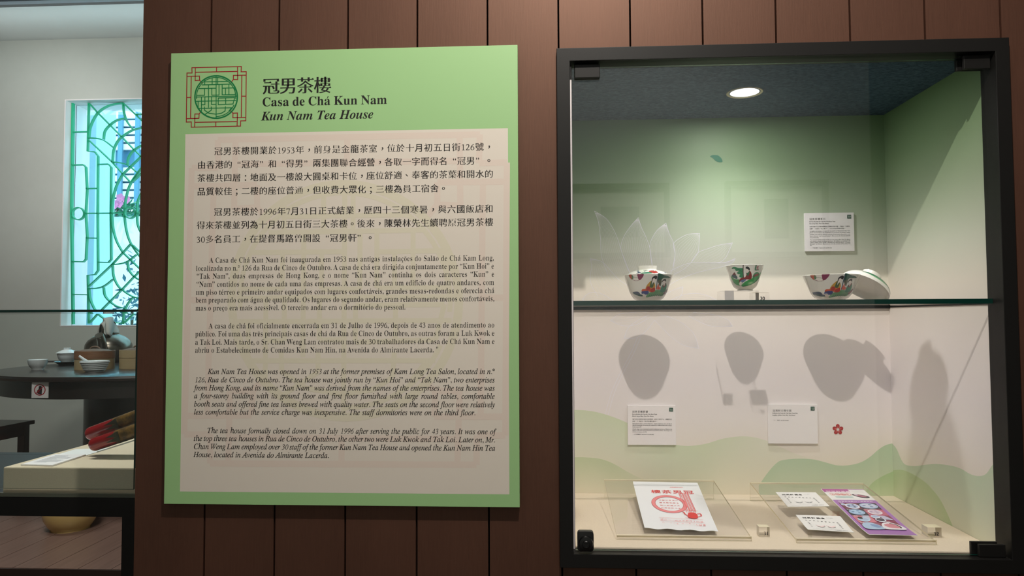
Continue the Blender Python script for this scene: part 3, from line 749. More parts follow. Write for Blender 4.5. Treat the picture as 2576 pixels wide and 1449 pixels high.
petal([(868, 432), (790, 520), (720, 630), (692, 745), (740, 880), (790, 1010)], [(868, 432), (900, 530), (950, 640), (985, 740), (1005, 880), (1020, 1010)], 15)
petal([(1148, 487), (1060, 560), (1000, 660), (985, 740), (1000, 870), (1020, 1000)], [(1148, 487), (1180, 590), (1225, 690), (1238, 800), (1225, 920), (1190, 1020)], 19)
petal([(1490, 593), (1380, 600), (1290, 640), (1225, 700), (1238, 800), (1220, 930)], [(1490, 593), (1482, 700), (1470, 790), (1400, 890), (1320, 960), (1230, 1010)], 10)
petal([(1822, 687), (1690, 710), (1580, 745), (1470, 790), (1400, 890)], [(1822, 687), (1790, 760), (1750, 840), (1690, 885), (1600, 890)], 7)
petal([(1850, 845), (1750, 885), (1600, 890), (1470, 885), (1380, 895), (1280, 930), (1190, 975)], [(1850, 845), (1820, 890), (1720, 930), (1560, 965), (1400, 1010), (1240, 1080), (1120, 1160)], 8)
petal([(380, 845), (395, 930), (380, 1040), (400, 1130), (460, 1230)], [(380, 845), (500, 880), (580, 960), (660, 1050), (760, 1120)], 8)
petal([(300, 1260), (350, 1210), (420, 1190), (520, 1215), (640, 1290)], [(300, 1260), (350, 1310), (450, 1350), (560, 1370), (700, 1380)], 7)
petal([(1320, 1130), (1240, 1160), (1160, 1200), (1080, 1260)], [(1320, 1130), (1310, 1200), (1270, 1260), (1200, 1300)], 6)
petal([(1700, 1290), (1560, 1220), (1420, 1200), (1280, 1230), (1160, 1290)], [(1700, 1290), (1560, 1330), (1400, 1350), (1250, 1350), (1120, 1340)], 6)
B8 = lambda P: A(P, 3.623, 800)
petal([(1335, 278), (1200, 250), (1090, 180), (1000, 90), (930, 20)], [(1335, 278), (1290, 150), (1200, 60), (1090, 0), (990, -30)], 13, B8)
petal([(1640, 75), (1540, 80), (1430, 70), (1330, 30), (1240, -20)], [(1640, 75), (1600, 20), (1510, -20), (1400, -40), (1280, -50)], 9, B8)
petal([(650, 185), (690, 90), (780, 20), (880, -30)], [(650, 185), (760, 180), (850, 120), (930, 20)], 9, B8)
petal([(525, 25), (640, 70), (760, 60), (880, 0)], [(525, 25), (600, -30), (720, -50), (860, -60)], 7, B8)
for off in (0, 27):
    D.stroke(spline(B8([(800-off, 180), (740-off, 320), (655-off, 480), (575-off, 650), (520-off, 830), (470-off, 1050), (430-off, 1260), (412-off, 1449), (400-off, 1600)]), 8), .0009, LW)
    D.stroke(spline(B8([(775-off, 1180), (640-off, 1300), (545-off, 1449), (490-off, 1590)]), 8), .0009, LW)
D.build('lotus_drawing', back, M_print)
D = DB(lift=.0004)
D.poly([tuple(p) for p in spline([D.px(1786.5+x, 394+y) for x, y in ((0, 0), (5, -3.5), (11, -4), (19, -3), (27, 3), (31, 11), (29, 14), (22, 14), (14, 11), (7, 4))], 5, True)], (40, 116, 86))
D.build('leaf_print', back, M_print)
D = DB(lift=.0004, step=.00004); c0 = D.px(2107.6, 1080.3); k_ = .00076
for i in range(5):
    a = PI/2+2*PI*i/5; ca, sa = math.cos(a), math.sin(a)
    pt = [(3.6, -1.5), (5.5, -4), (9, -5.3), (13, -4.4), (15.2, -1), (15.8, 0), (15.2, 1), (13, 4.4), (9, 5.3), (5.5, 4), (3.6, 1.5)]
    D.poly([(c0[0]+(x*ca-y_*sa)*k_, c0[1]+(x*sa+y_*ca)*k_) for x, y_ in pt], (176, 52, 54))
    for dy, ln in ((0, 9), (1.6, 6.5), (-1.6, 6.5)): D.stroke([(c0[0]+(4*ca-dy*.6*sa)*k_, c0[1]+(4*sa+dy*.6*ca)*k_), (c0[0]+((4+ln)*ca-dy*sa)*k_, c0[1]+((4+ln)*sa+dy*ca)*k_)], [.0009, .0001], (214, 120, 110))
D.build('flower_print', back, M_print)

# glass shelf
SZ0, SZ1 = 1.0810, 1.0890
shelf = pane('glass_shelf', (IXL+.0003, .0160, SZ0), (IXR-.0004, IYD-.001, SZ1), None, thin=2)
obj('shelf_dark_strip', MB().box((IXL+.0003, IYD-.006, SZ0-.0036), (IXR-.0004, IYD-.0003, SZ0-.0002)), M_black, case)  # added dark strip, draws the line below the shelf at the back
obj('shelf_dark_strip', MB().box((IXR-.0016, .020, SZ0-.0014), (IXR-.0002, IYD-.0065, SZ0-.0002)), M_black, case)  # thinner added strip, carries that dark line along the side board
prop(shelf, 'thick green-edged glass shelf across the middle of the case', 'shelf')

# ------------------------------------------------------------------ bowls and cup on the shelf
YBW = .21
def bowl_profile(r, h, foot, fh, t=.0022):
    """flared bowl on a foot ring, outline outside then inside"""
    o = []
    for k in range(15):
        u = k/14; o.append((foot*1.06+(r-foot*1.06)*(u**.55 if u < .35 else (.35**.55+(1-.35**.55)*((u-.35)/.65)**1.02)), fh+(h-fh)*u))
    ins = [(max(0, q[0]-t), max(q[1], fh+t)) for q in reversed(o[2:])]
    return [(0, fh*.6), (foot*.86, fh*.6), (foot*.9, 0), (foot, 0), (foot*.985, fh*.8)]+o+[(r-t*.35, h+.0006)]+ins+[(0, fh+t*1.2)], o
def lathe_map(at, outline, lift=.00012, M3=None):
    zs_ = [q[1] for q in outline]; rs_ = [q[0] for q in outline]
    def fn(u, v, h):
        """u, v: metres seen from the front, v = height above the foot"""
        r = float(np.interp(v, zs_, rs_)); s_ = max(-.995, min(.995, u/r)); a = math.asin(s_); rr = r+lift+h*.4
        p = Vector((rr*math.sin(a), -rr*math.cos(a), v))
        if M3 is not None: p = M3 @ p
        return (at[0]+p.x, at[1]+p.y, at[2]+p.z)
    return fn
class Paint(Decal):
    """artwork on a curved pot: polygons are cut fine so that they follow the curve"""
    def poly(s, pts, col, holes=(), h=None):
        q = []; pts = [np.array(p) for p in pts]; st = .0016
        for a, c in zip(pts, pts[1:]+pts[:1]):
            n = max(1, int(np.hypot(*(c-a))/st)); q += [a+(c-a)*k/n for k in range(n)]
        qa = np.array(q); x0, y0 = qa.min(0); x1, y1 = qa.max(0); g = []
        for x in np.arange(x0+st/2, x1, st):
            for y in np.arange(y0+st/2, y1, st): g.append((x, y))
        n = len(q); V = [Vector(p) for p in q]+[Vector(p) for p in g]
        vs, _, fs, *_r = delaunay_2d_cdt(V, [(i, (i+1) % n) for i in range(n)], [], 0, 1e-6)
        vs = [tuple(v) for v in vs]; keep = []
        for f in fs:
            cx = sum(vs[i][0] for i in f)/3; cy = sum(vs[i][1] for i in f)/3; ins = False
            for i in range(n):
                a, c = q[i], q[(i+1) % n]
                if (a[1] > cy) != (c[1] > cy) and cx < (c[0]-a[0])*(cy-a[1])/(c[1]-a[1])+a[0]: ins = not ins
            if ins: keep.append(tuple(f))
        s.tris(vs, keep, lin(col), h); return s
    def stroke(s, pts, wd, col, closed=False, h=None):
        P = [np.array(p, float) for p in pts]; q = []
        for a, c in zip(P, P[1:]+([P[0]] if closed else [])):
            n = max(1, int(np.hypot(*(c-a))/.0015)); q += [a+(c-a)*k/n for k in range(n)]
        if not closed: q.append(P[-1])
        return Decal.stroke(s, q, wd, col, closed, h)
def tea_bowl(px_c, py_foot, px_l, px_r, py_rim, label, fh_px=5, foot=.5, name='tea_bowl', cat='tea bowl', group=None, zfoot=SZ1):
    c = U(px_c, py_foot, y=YBW); m = 1/np.linalg.norm(P_scale(c))
    r = (px_r-px_l)/2*m; h = U(px_c, py_rim, y=YBW)[2]-zfoot
    at = np.array([U((px_l+px_r)/2, py_rim, y=YBW)[0], YBW, zfoot])
    t = thing(name, at, label, cat, group)
    prof, out = bowl_profile(r, h, r*foot, fh_px*m)
    body = obj('bowl_body', MB().lathe(prof, at, 72), M_glaze, t, smooth=50)
    return t, at, out, r, h
def P_scale(c):
    d = np.dot(c-CAM, FWD); return np.array([FPX/d])
def at_px(at):
    """pixel -> (u, v) on the upright plane through the pot's axis"""
    return lambda x, y: (lambda q: (q[0]-at[0], q[2]-at[2]))(U(x, y, y=at[1]))

BLK, GRN, DGR, RED, ORG, BLU, PUR, SKN = (30, 28, 30), (50, 130, 92), (24, 84, 66), (170, 44, 40), (206, 86, 48), (52, 66, 130), (128, 30, 78), (236, 226, 220)
def ladies(D, Z, second=True):
    """garden scene of two seated ladies; Z maps pixels of the enlarged view to the pot"""
    S = lambda P, c, n=4: D.poly([tuple(p) for p in spline([Z(*p) for p in P], n, True)], c)
    L = lambda P, w_, c: D.stroke([Z(*p) for p in P], w_, c)
    S([(345, 415), (400, 405), (560, 400), (760, 400), (735, 480), (680, 560), (600, 595), (520, 592), (430, 545), (375, 480)], (236, 232, 226))
    L([(345, 415), (375, 480), (430, 545), (520, 592), (600, 595), (680, 560), (735, 480), (755, 405)], .0007, PUR)
    S([(345, 412), (420, 408), (450, 470), (430, 545), (375, 480)], (196, 92, 66)); S([(420, 430), (455, 440), (475, 520), (440, 540)], GRN)
    S([(585, 402), (750, 402), (735, 480), (680, 560), (625, 570), (590, 480)], PUR); L([(470, 480), (600, 520)], .0005, BLK)
    # ground
    S([(480, 940), (560, 915), (640, 930), (700, 1000), (760, 1010), (740, 1050), (640, 1030), (560, 1000)], (66, 84, 112))
    S([(500, 960), (560, 1010), (700, 1060), (780, 1050), (700, 1020), (600, 985)], DGR)
    S([(860, 1090), (900, 990), (1000, 930), (1130, 880), (1280, 880), (1380, 930), (1420, 1010), (1330, 1050), (1200, 1040), (1080, 1050), (980, 1080)], (104, 156, 112))
    for k in range(8): L([(930+k*60, 1070-k*4), (975+k*60, 1010-k*5)], .0009, DGR)
    # banana tree
    S([(1190, 385), (1250, 388), (1370, 430), (1500, 450), (1610, 490), (1590, 510), (1450, 520), (1360, 520), (1310, 560), (1290, 640), (1250, 680), (1190, 620), (1180, 480)], DGR)
    S([(1185, 600), (1300, 580), (1290, 700), (1270, 760), (1220, 690)], (92, 92, 74))
    L([(1190, 385), (1165, 620), (1150, 860)], .0016, (60, 76, 96))
    # fence and flowers
    S([(1160, 850), (1170, 780), (1210, 700), (1240, 780), (1290, 800), (1260, 860)], (214, 110, 92)); L([(1220, 700), (1222, 850)], .0007, RED)
    # first lady
    S([(720, 960), (740, 900), (860, 890), (930, 930), (900, 1000), (840, 1010), (750, 990)], BLU)
    S([(740, 1000), (800, 985), (850, 1080), (820, 1095), (780, 1050)], SKN)
    S([(720, 910), (740, 850), (830, 840), (900, 780), (960, 780), (1090, 780), (1115, 900), (1040, 940), (960, 930), (900, 900), (800, 905)], ORG)
    S([(830, 840), (860, 740), (930, 650), (1000, 600), (1060, 640), (1100, 700), (1110, 800), (1010, 830), (940, 800), (900, 850)], (196, 150, 62))
    S([(850, 830), (880, 770), (950, 780), (960, 850), (920, 890), (860, 880)], RED); S([(970, 880), (1030, 820), (1100, 810), (1110, 880), (1060, 930), (1000, 930)], RED)
    S([(950, 790), (960, 700), (990, 600), (1015, 640), (1070, 650), (1040, 800)], (72, 96, 62))
    S([(1010, 640), (1010, 560), (1060, 520), (1110, 560), (1090, 630), (1040, 660), (1010, 720)], SKN)
    S([(1000, 590), (1010, 510), (1060, 470), (1120, 450), (1160, 490), (1130, 560), (1070, 530), (1030, 550), (1015, 620)], BLK)
    if second:
        S([(1280, 930), (1290, 830), (1330, 740), (1400, 680), (1450, 650), (1485, 740), (1470, 860), (1420, 930)], (44, 122, 96))
        S([(1340, 740), (1390, 700), (1440, 650), (1460, 690), (1390, 800)], (110, 40, 40))
        S([(1340, 640), (1360, 590), (1410, 580), (1440, 620), (1420, 700), (1390, 760), (1370, 690)], SKN)
        S([(1310, 640), (1340, 580), (1400, 540), (1450, 560), (1445, 630), (1420, 600), (1360, 600), (1330, 640)], BLK)
        S([(1400, 960), (1480, 880), (1560, 820), (1530, 920), (1440, 1000)], (120, 62, 76))
# bowl with its lid on
t1, at1, out1, r1, h1 = tea_bowl(1630, 754, 1568.5, 1692, 692.5, 'painted porcelain bowl with its lid on, leftmost on the glass shelf', group='lidded bowls on the glass shelf', foot=.42)
Z1 = at_px(at1); k1 = 2576/210
D = Paint(fn=lathe_map(at1, out1), lift=.0001, step=.00002); ladies(D, lambda x, y: Z1(1550+x/k1, 660+y/k1)); D.build('painted_scene', t1, M_glazeprint)
def lid_profile(R_, H, kr, kh, t=.002):
    """shallow dome with a ring knob; z = 0 at the rim"""
    dome = [(R_*math.cos(a*PI/2)**.8 if a < 1 else 0, (H-kh)*math.sin(a*PI/2)**.95) for a in [k/12 for k in range(12)]]
    dome = [q for q in dome if q[0] > kr*1.0]
    return [(0, H-kh-t*1.2)]+[(max(0, q[0]-t), max(0, q[1]-t)) for q in reversed(dome)]+[(R_, 0)]+dome[1:]+[(kr*.96, H-kh+.0002), (kr*.98, H-kh*.5), (kr, H), (kr*.86, H), (kr*.82, H-kh*.7), (0, H-kh*.75)], dome
def lid(at, R_, H, kr, kh, label, M3=None):
    t = thing('bowl_lid', at, label, 'lid', 'porcelain lids')
    p, dome = lid_profile(R_, H, kr, kh)
    obj('lid_body', MB().lathe(p, at, 72, M3), M_glaze, t, smooth=50)
    return t, sorted(dome, key=lambda q: q[1])
zr = at1[2]+h1
zk = U(1630, 669.5, y=YBW)[2]
la = np.array([at1[0]-.0012, YBW, zr-.0065]); lr = r1*.90
tl, dome = lid(la, lr, zk-la[2], 24.0/P_scale(at1)[0], .0068, 'porcelain lid closing the leftmost painted bowl')
D = Paint(fn=lathe_map(la, dome), lift=.0001, step=.00002); ZL = at_px(la)
Zl = lambda x, y: ZL(1550+x/k1, 660+y/k1); S = lambda P, c: D.poly([tuple(p) for p in spline([Zl(*p) for p in P], 4, True)], c)
S([(660, 300), (680, 245), (820, 245), (800, 330), (720, 350)], (214, 226, 208)); S([(590, 300), (660, 260), (655, 320), (710, 350), (560, 372), (620, 335)], (66, 88, 110))
S([(805, 250), (960, 248), (880, 290), (800, 310)], DGR); S([(720, 360), (900, 335), (1000, 350), (1000, 375), (700, 380)], (40, 124, 88))
S([(930, 310), (1040, 270), (1090, 265), (1100, 300), (1150, 285), (1195, 330), (1190, 365), (1060, 368)], RED); S([(1430, 350), (1450, 320), (1500, 355)], BLU)
D.build('painted_scene', tl, M_glazeprint)
# small cup on its clear riser
rz = U(1872, 732, y=YBW)[2]
ri = thing('display_riser', (U(1866, 757, y=YBW)[0], YBW, SZ1), 'clear acrylic block under the small painted cup', 'riser')
xa, xb = U(1822, 757, y=YBW-.025)[0], U(1907, 757, y=YBW-.025)[0]
b = MB().box((xa, YBW-.030, SZ1+.0002), (xb, YBW+.032, rz-.0002)); b.mi = [0]*6; obj('riser_block', b, [M_acryl], ri)
b = MB().box((xa-.0001, YBW-.0302, SZ1+.0003), (xa+.0170, YBW-.0300, rz-.0003)); obj('riser_facet', b, mat('frosted_facet', (206, 202, 200), .3), ri)
b = MB().box((xb-.006, YBW-.0302, SZ1+.0003), (xb+.0001, YBW-.0300, rz-.0003)); obj('riser_facet', b, mat('frosted_facet', (214, 208, 206), .3), ri)
t2, at2, out2, r2, h2 = tea_bowl(1872, 731, 1827, 1918.5, 668.5, 'small painted porcelain cup on a clear block, centre of the glass shelf', foot=.42, name='tea_cup', cat='tea cup', zfoot=rz)
Z2 = at_px(at2); k2 = 2053/170; Zc = lambda x, y: Z2(1790+x/k2, 650+y/k2)
D = Paint(fn=lathe_map(at2, out2), lift=.0001, step=.00002)
S = lambda P, c: D.poly([tuple(p) for p in spline([Zc(*p) for p in P], 4, True)], c)
S([(560, 540), (640, 640), (760, 660), (830, 720), (830, 830), (740, 830), (650, 760), (590, 640)], (76, 156, 92))
S([(830, 830), (900, 740), (1000, 680), (1150, 610), (1300, 530), (1420, 430), (1500, 330), (1535, 250), (1520, 340), (1450, 480), (1360, 620), (1240, 740), (1080, 820), (960, 860), (860, 868)], (52, 152, 78))
D.stroke([Zc(*p) for p in spline([(870, 866), (1000, 840), (1150, 780), (1280, 680), (1380, 560)], 5)], .0012, DGR)
S([(548, 340), (560, 295), (610, 285), (700, 320), (830, 340), (840, 460), (850, 600), (780, 600), (740, 560), (760, 515), (700, 500), (680, 450), (720, 405), (650, 405), (610, 340)], (52, 138, 92))
D.stroke([Zc(*p) for p in ((820, 240), (832, 420), (858, 620))], .0014, (70, 48, 50)); D.stroke([Zc(*p) for p in ((560, 320), (700, 360), (800, 430))], .0006, DGR)
S([(570, 520), (640, 510), (700, 590), (690, 640), (600, 590)], (56, 88, 92)); S([(580, 500), (600, 470), (612, 440), (640, 480), (665, 530), (600, 520)], (110, 34, 36))
S([(745, 760), (770, 640), (860, 600), (900, 600), (930, 520), (920, 460), (1000, 410), (1060, 450), (1095, 560), (1080, 650), (1000, 660), (900, 655), (820, 680), (770, 720)], (132, 26, 30))
S([(770, 720), (830, 670), (940, 660), (900, 710), (850, 750)], (98, 110, 152)); S([(762, 770), (800, 720), (830, 770), (822, 830), (780, 820)], SKN)
S([(930, 460), (1000, 420), (1020, 460), (985, 560), (950, 540)], (52, 104, 74)); S([(905, 440), (895, 360), (960, 350), (1000, 400), (975, 460), (930, 470)], SKN)
S([(890, 330), (910, 290), (950, 290), (1000, 320), (1020, 370), (1000, 405), (970, 370), (910, 345)], BLK)
S([(1120, 600), (1150, 510), (1220, 450), (1300, 450), (1345, 500), (1290, 560), (1180, 610)], (56, 138, 90)); S([(1150, 580), (1200, 510), (1280, 485), (1330, 510), (1260, 560)], (136, 40, 44))
S([(1175, 390), (1185, 250), (1225, 255), (1220, 360), (1300, 365), (1300, 395)], (92, 138, 110))
for yy in (270, 310, 350): D.stroke([Zc(1225, yy), Zc(1305, yy+14)], .0011, (150, 52, 70))
D.stroke([Zc(1262, 262), Zc(1262, 372)], .0008, (150, 52, 70))
D.build('painted_scene', t2, M_glazeprint)
# open bowl with the lid leaning on its right
t3, at3, out3, r3, h3 = tea_bowl(2092, 755, 2023, 2158, 693.5, 'open painted porcelain bowl, rightmost on the glass shelf', group='lidded bowls on the glass shelf', foot=.42)
Z3 = at_px(at3); k3 = 2576/240
def ZB3(x, y):  # the first bowl's picture shifted left on this one
    return Z3(2010+(x*1.02-30)/k1-8, 660.5+(y)/k1)
D = Paint(fn=lathe_map(at3, out3), lift=.0001, step=.00002); ladies(D, ZB3); D.build('painted_scene', t3, M_glazeprint)
ang = math.radians(34)
M3 = Matrix.Rotation(ang, 3, 'Y') @ Matrix.Rotation(math.radians(-12), 3, 'X')
lr3 = .0475; pr_ = U(2234, 754, y=YBW)
low = M3 @ Vector((lr3, 0, 0))
la3 = np.array([pr_[0]-low.x-.0006+.001, YBW+.012, SZ1+.0004-low.z])
tl3, dome3 = lid(la3, lr3, .0325, .0180, .0095, 'porcelain lid leaning against the right side of the open painted bowl', M3)
D = Paint(fn=lathe_map(la3, dome3, M3=M3), lift=.0001, step=.00002)
S = lambda P, c: D.poly([tuple(p) for p in spline(P, 4, True)], c)
S([(-.030, .010), (-.018, .0135), (0, .0145), (.018, .013), (.034, .006), (.036, .003), (.020, .008), (0, .009), (-.018, .0095)], (28, 112, 80))
S([(-.02, .0092), (0, .0088), (.02, .0075), (.01, .0068), (-.01, .0075)], (120, 190, 130)); S([(.008, .0165), (.02, .0155), (.032, .010), (.026, .0145), (.014, .018)], (166, 66, 50))
D.build('painted_scene', tl3, M_glazeprint)

# ------------------------------------------------------------------ caption cards and number blocks
def card(tl, br, bl, label, num, title, pt, en, zh, ptx, enx, foot, ch):
    a, c = U(*tl, y=IYD-.005), U(*br, y=IYD-.005)
    t = thing('caption_card', ((a[0]+c[0])/2, IYD, c[2]), label, 'caption card', 'caption cards in the case')
    obj('card_board', MB().box((a[0], IYD-.005, c[2]), (c[0], IYD-.0008, a[2])), M_foam, t, bevel=.0003)
    W, H = c[0]-a[0], a[2]-c[2]; ex = W/100
    D = Decal((a[0], IYD-.005, a[2]), lift=.0002, step=0); I2 = (34, 32, 32)
    y0 = -12.4*ex
    D.text(title, 9.6*ex, y0-2.4*ex, 5.0*ex, 'C', I2, pitch=5.5*ex); wd = pt[1]*ex
    D.text(pt[0], 9.3*ex, y0-6.8*ex, 3.2*ex, 'B', I2, width=wd, fit=True); D.text(en[0], 9.3*ex, y0-10.9*ex, 3.2*ex, 'BI', I2, width=en[1]*ex, fit=True)
    y = y0-17.3*ex
    for t_ in zh: D.text(t_, 9.6*ex, y, 3.0*ex, 'C', I2, pitch=(82*ex/len(zh[0])) if len(zh) else 3*ex); y -= 4.3*ex
    y -= .5*ex
    for i, t_ in enumerate(ptx): D.text(t_, 9.8*ex, y, 2.75*ex, 'BI', I2, width=82*ex if i < len(ptx)-1 else None, hs=.62, fit=i < len(ptx)-1); y -= 3.35*ex
    y -= 1.1*ex
    for i, t_ in enumerate(enx): D.text(t_, 9.9*ex, y, 2.7*ex, 'BI', I2, width=82*ex if i < len(enx)-1 else None, hs=.62, fit=i < len(enx)-1); y -= 2.95*ex
    y -= 2.3*ex
    x = D.text(foot[0], 10*ex, y, 2.6*ex, 'C', I2, pitch=2.8*ex); D.text(foot[1], x+1.2*ex, y, 2.6*ex, 'B', I2, hs=.62)
    D.build('lettering', t, M_print)
    D = Decal((a[0], IYD-.005, a[2]), lift=.0002, step=.0002)
    D.poly([(86.5*ex, -12.5*ex), (94.5*ex, -12.5*ex), (94.5*ex, -4.6*ex), (86.5*ex, -4.6*ex)], (34, 76, 62)); D.text(num, 87.5*ex, -10.7*ex, 6.2*ex, 'R', (226, 236, 228), width=6*ex, fit=True)
    D.build('number_square', t, M_print)
LATE = ('二十世紀晚期', '/ Finais do séc. XX / Late 20th century')
card((2023.5, 536), (2150, 631), 0, 'caption card numbered 30 on the back wall, above the open bowl', '30', '冠男茶樓茶具', ('Serviço de chá da Casa de Chá Kun Nam', 53), ('Tea set of Kun Nam Tea House', 40),
     ['冠男茶樓曾以訂製的傳統款式蓋碗及茶杯奉客，其繪有“美蕉仕', '女圖”，並書有“美人蕉下”，是當年冠男茶樓的標誌。'],
     ['As tigelas com tampa e os copos de chá usados no Restaurante Kun Nam', 'foram encomendados em Jingdezhen na província de Jiangxi. Todas', 'pintadas com senhoras chinesas sentadas ao lado duma bananeira e com', 'letras chinesas “mei ren xia ba jiao”. Este serviço de chá era símbolo', 'da Casa de Chá Kun Nam.'],
     ['The customised lidded bowls and the tea cups used in Kun Nam Tea House', 'were made in Jingde in Jiangxi province. All of them were painted with', 'Chinese ladies sitting beside a banana tree with the phrase “a beauty', 'like jade” in Chinese. These tea sets were the symbols of Kun Nam Tea', 'House.'], LATE, 0)
card((1578.5, 1020), (1701, 1119.5), 0, 'caption card numbered 31 on the back wall, behind the plastic bag', '31', '冠男茶樓膠袋', ('Saco plástico da Casa de Chá Kun Nam', 52), ('Plastic bag of Kun Nam Tea House', 45),
     ['澳門昔日茶樓常用的外賣膠袋，印有宣傳字句，構圖及設', '源於二十世紀六十年代的懷舊設計。'],
     ['Saco plástico para o serviço takeaway, sempre usado nas casas de chá de', 'Macau no passado. O conceito de composição é influenciado pelos antigos', 'desenhos dos anos de 1960.'],
     ['Plastic bags were commonly used for takeaway service of Macao tea', 'houses in the past with promotional text printed on them. This design was', 'derived from the vintage pattern of the 1960s.'], LATE, 0)
card((1931, 1017), (2058, 1116.5), 0, 'caption card numbered 32 on the back wall, left of the red flower', '32', '冠男軒宣傳單張', ('Folhetos da Casa de Chá Kun Nam Hin', 51), ('Leaflets of Kun Nam Hin Tea House', 46), [], [], [], ('二十一世紀', '/ Séc. XXI / 21st century'), 0)
def number_block(px, py, z, num, label, wpx, hpx, yy, st='K'):
    p = U(px, py, z=z) if yy is None else U(px, py, y=yy); s_ = P_scale(p)[0]; w_, h_ = wpx/s_, hpx/s_; y0 = p[1]
    t = thing('number_block', (p[0]+w_/2, y0+w_/2, z), label, 'number block', 'small number blocks')
    b = MB().box((p[0], y0, z+.0003), (p[0]+w_, y0+w_*.85, z+h_)); b.mi = [0, 1, 0, 2, 0, 2]
    obj('block', b, [M_acryl, M_acryl_edge, M_acryl_side if yy is None else M_acryl], t)
    D = Decal((p[0], y0, z), lift=.0002); D.text(num, w_*.42, h_*.18, h_*.52, st, (16, 14, 14)); D.build('number', t, M_print)
number_block(1895, 757, SZ1, '30', 'clear block numbered 30 on the glass shelf, right of the small cup', 40, 23, .165, 'KB')
number_block(1910, 1350, IZB, '31', 'clear block numbered 31 on the linen base, between the two sloping stands', 26, 24, None, 'B')
number_block(2334, 1352, IZB, '32', 'clear block numbered 32 on the linen base, right of the purple leaflet', 34, 25, None, 'B')

# ------------------------------------------------------------------ sloping acrylic stands with the papers
def stand(fl, fr, tl, tr, yb, label, lipz=.0062):
    """clear sheet: low front edge at pixels fl-fr, back leg at y = yb reaching up to tl-tr"""
    A, B = U(*fl, z=IZB), U(*fr, z=IZB); C_, D_ = U(*tl, y=yb), U(*tr, y=yb)
    yf = (A[1]+B[1])/2; A[1] = B[1] = yf; zt = (C_[2]+D_[2])/2
    x0, x1 = (A[0]+C_[0])/2, (B[0]+D_[0])/2; th = .003
    t = thing('sloping_stand', ((x0+x1)/2, (yf+yb)/2, IZB), label, 'display stand', 'sloping clear stands')
    zf = IZB+lipz
    def sheet(name, P):
        b = MB().hexa(P); b.mi = [0, 0, 1, 1, 1, 1]; return obj(name, b, [M_acryl, M_acryl_edge], t)
    sheet('sloping_sheet', [(x0, yf, zf-th), (x1, yf, zf-th), (x1, yb, zt-th), (x0, yb, zt-th), (x0, yf, zf), (x1, yf, zf), (x1, yb, zt), (x0, yb, zt)])
    b = MB().box((x0, yb+.0002, IZB+.0003), (x1, yb+.0032, zt)); b.mi = [1, 1, 0, 1, 0, 1]; obj('back_leg', b, [M_acryl, M_acryl_edge], t)
    b = MB().box((x0, yf-.0032, IZB+.0003), (x1, yf-.0002, zf+.002)); b.mi = [1, 1, 0, 1, 0, 1]; obj('front_lip', b, [M_acryl, M_acryl_edge], t)
    O = np.array([x0, yf, zf]); ey = np.array([0, yb-yf, zt-zf]); ey /= np.linalg.norm(ey)
    return O, np.array([1., 0, 0]), ey
s1 = stand((1548, 1354), (1886, 1362), (1522, 1204), (1800, 1211), .336, 'sloping clear acrylic stand carrying the white plastic bag')
s2 = stand((1998, 1364), (2348, 1370), (1890, 1213), (2178, 1217), .326, 'sloping clear acrylic stand carrying three leaflets')
def sheet_on(st, corners, name, label, cat, m, th=.0006, wav=0, curl=0, group=None, ny=14):
    """thin paper on a sloping sheet; corners in pixels TL TR BR BL. Returns the thing and a unit-square mapping"""
    O, ex, ey = st; n = np.cross(ex, ey); F = Decal(O+n*th, ex, ey); q = [np.array(F.px(*c)) for c in corners]
    def mp(u, v, h):   # v = 0 at the bottom
        p = q[3]*(1-u)*(1-v)+q[2]*u*(1-v)+q[0]*(1-u)*v+q[1]*u*v
        lift = curl*max(0, (.22-v)/.22)**2+wav*(.5+.5*math.sin(u*21+1)*math.cos(v*2))*max(0, .35-v)
        return O+ex*p[0]+ey*p[1]+n*(th+lift+h)
    t = thing(name, mp(.5, .5, -th), label, cat, group)
    b = MB(); NU = 16; g = [[None]*(ny+1) for _ in range(NU+1)]; vs = []
    for i in range(NU+1):
        for j in range(ny+1): g[i][j] = len(vs); vs.append(mp(i/NU, j/ny, 0))
    m0 = len(vs); vs += [tuple(np.array(p)-n*th*.8) for p in vs]; fs = []
    for i in range(NU):
        for j in range(ny): a = (g[i][j], g[i+1][j], g[i+1][j+1], g[i][j+1]); fs += [a, tuple(m0+k for k in reversed(a))]
    for i in range(NU):
        fs += [(g[i+1][0], g[i][0], m0+g[i][0], m0+g[i+1][0]), (g[i][ny], g[i+1][ny], m0+g[i+1][ny], m0+g[i][ny])]
    for j in range(ny): fs += [(g[0][j], g[0][j+1], m0+g[0][j+1], m0+g[0][j]), (g[NU][j+1], g[NU][j], m0+g[NU][j], m0+g[NU][j+1])]
    b.add(vs, fs); obj('sheet', b, m, t, smooth=40)
    W = (np.linalg.norm(q[1]-q[0])+np.linalg.norm(q[2]-q[3]))/2; H = (np.linalg.norm(q[0]-q[3])+np.linalg.norm(q[1]-q[2]))/2
    return t, (lambda u, v, h: mp(u/W, v/H, h)), W, H
M_paper = mat('white_paper', (240, 240, 238), .6, spec=.3); M_plastic = mat('white_plastic_film', (240, 243, 247), .35, spec=.4)
bag, fn, W, H = sheet_on(s1, [(1591.9, 1211.2), (1754.4, 1214.3), (1806.7, 1338.2), (1621.4, 1329.9)], 'plastic_bag', 'white plastic bag printed in red with tea house characters and a teapot', 'plastic bag', M_plastic, wav=.006)
RD, PK = (222, 62, 66), (240, 142, 146)
D = Decal(fn=fn, lift=.00025, step=.00002); X = lambda x, y: (x*W, y*H)
for i, ch in enumerate('樓茶男冠'): D.text(ch, (.235+i*.163)*W, .735*H, .155*W, 'K', RD)
for i, ch in enumerate('品點馳名州四'[:6]): D.text(ch, (.545+i*.033)*W, .868*H, .034*W, 'K', PK)
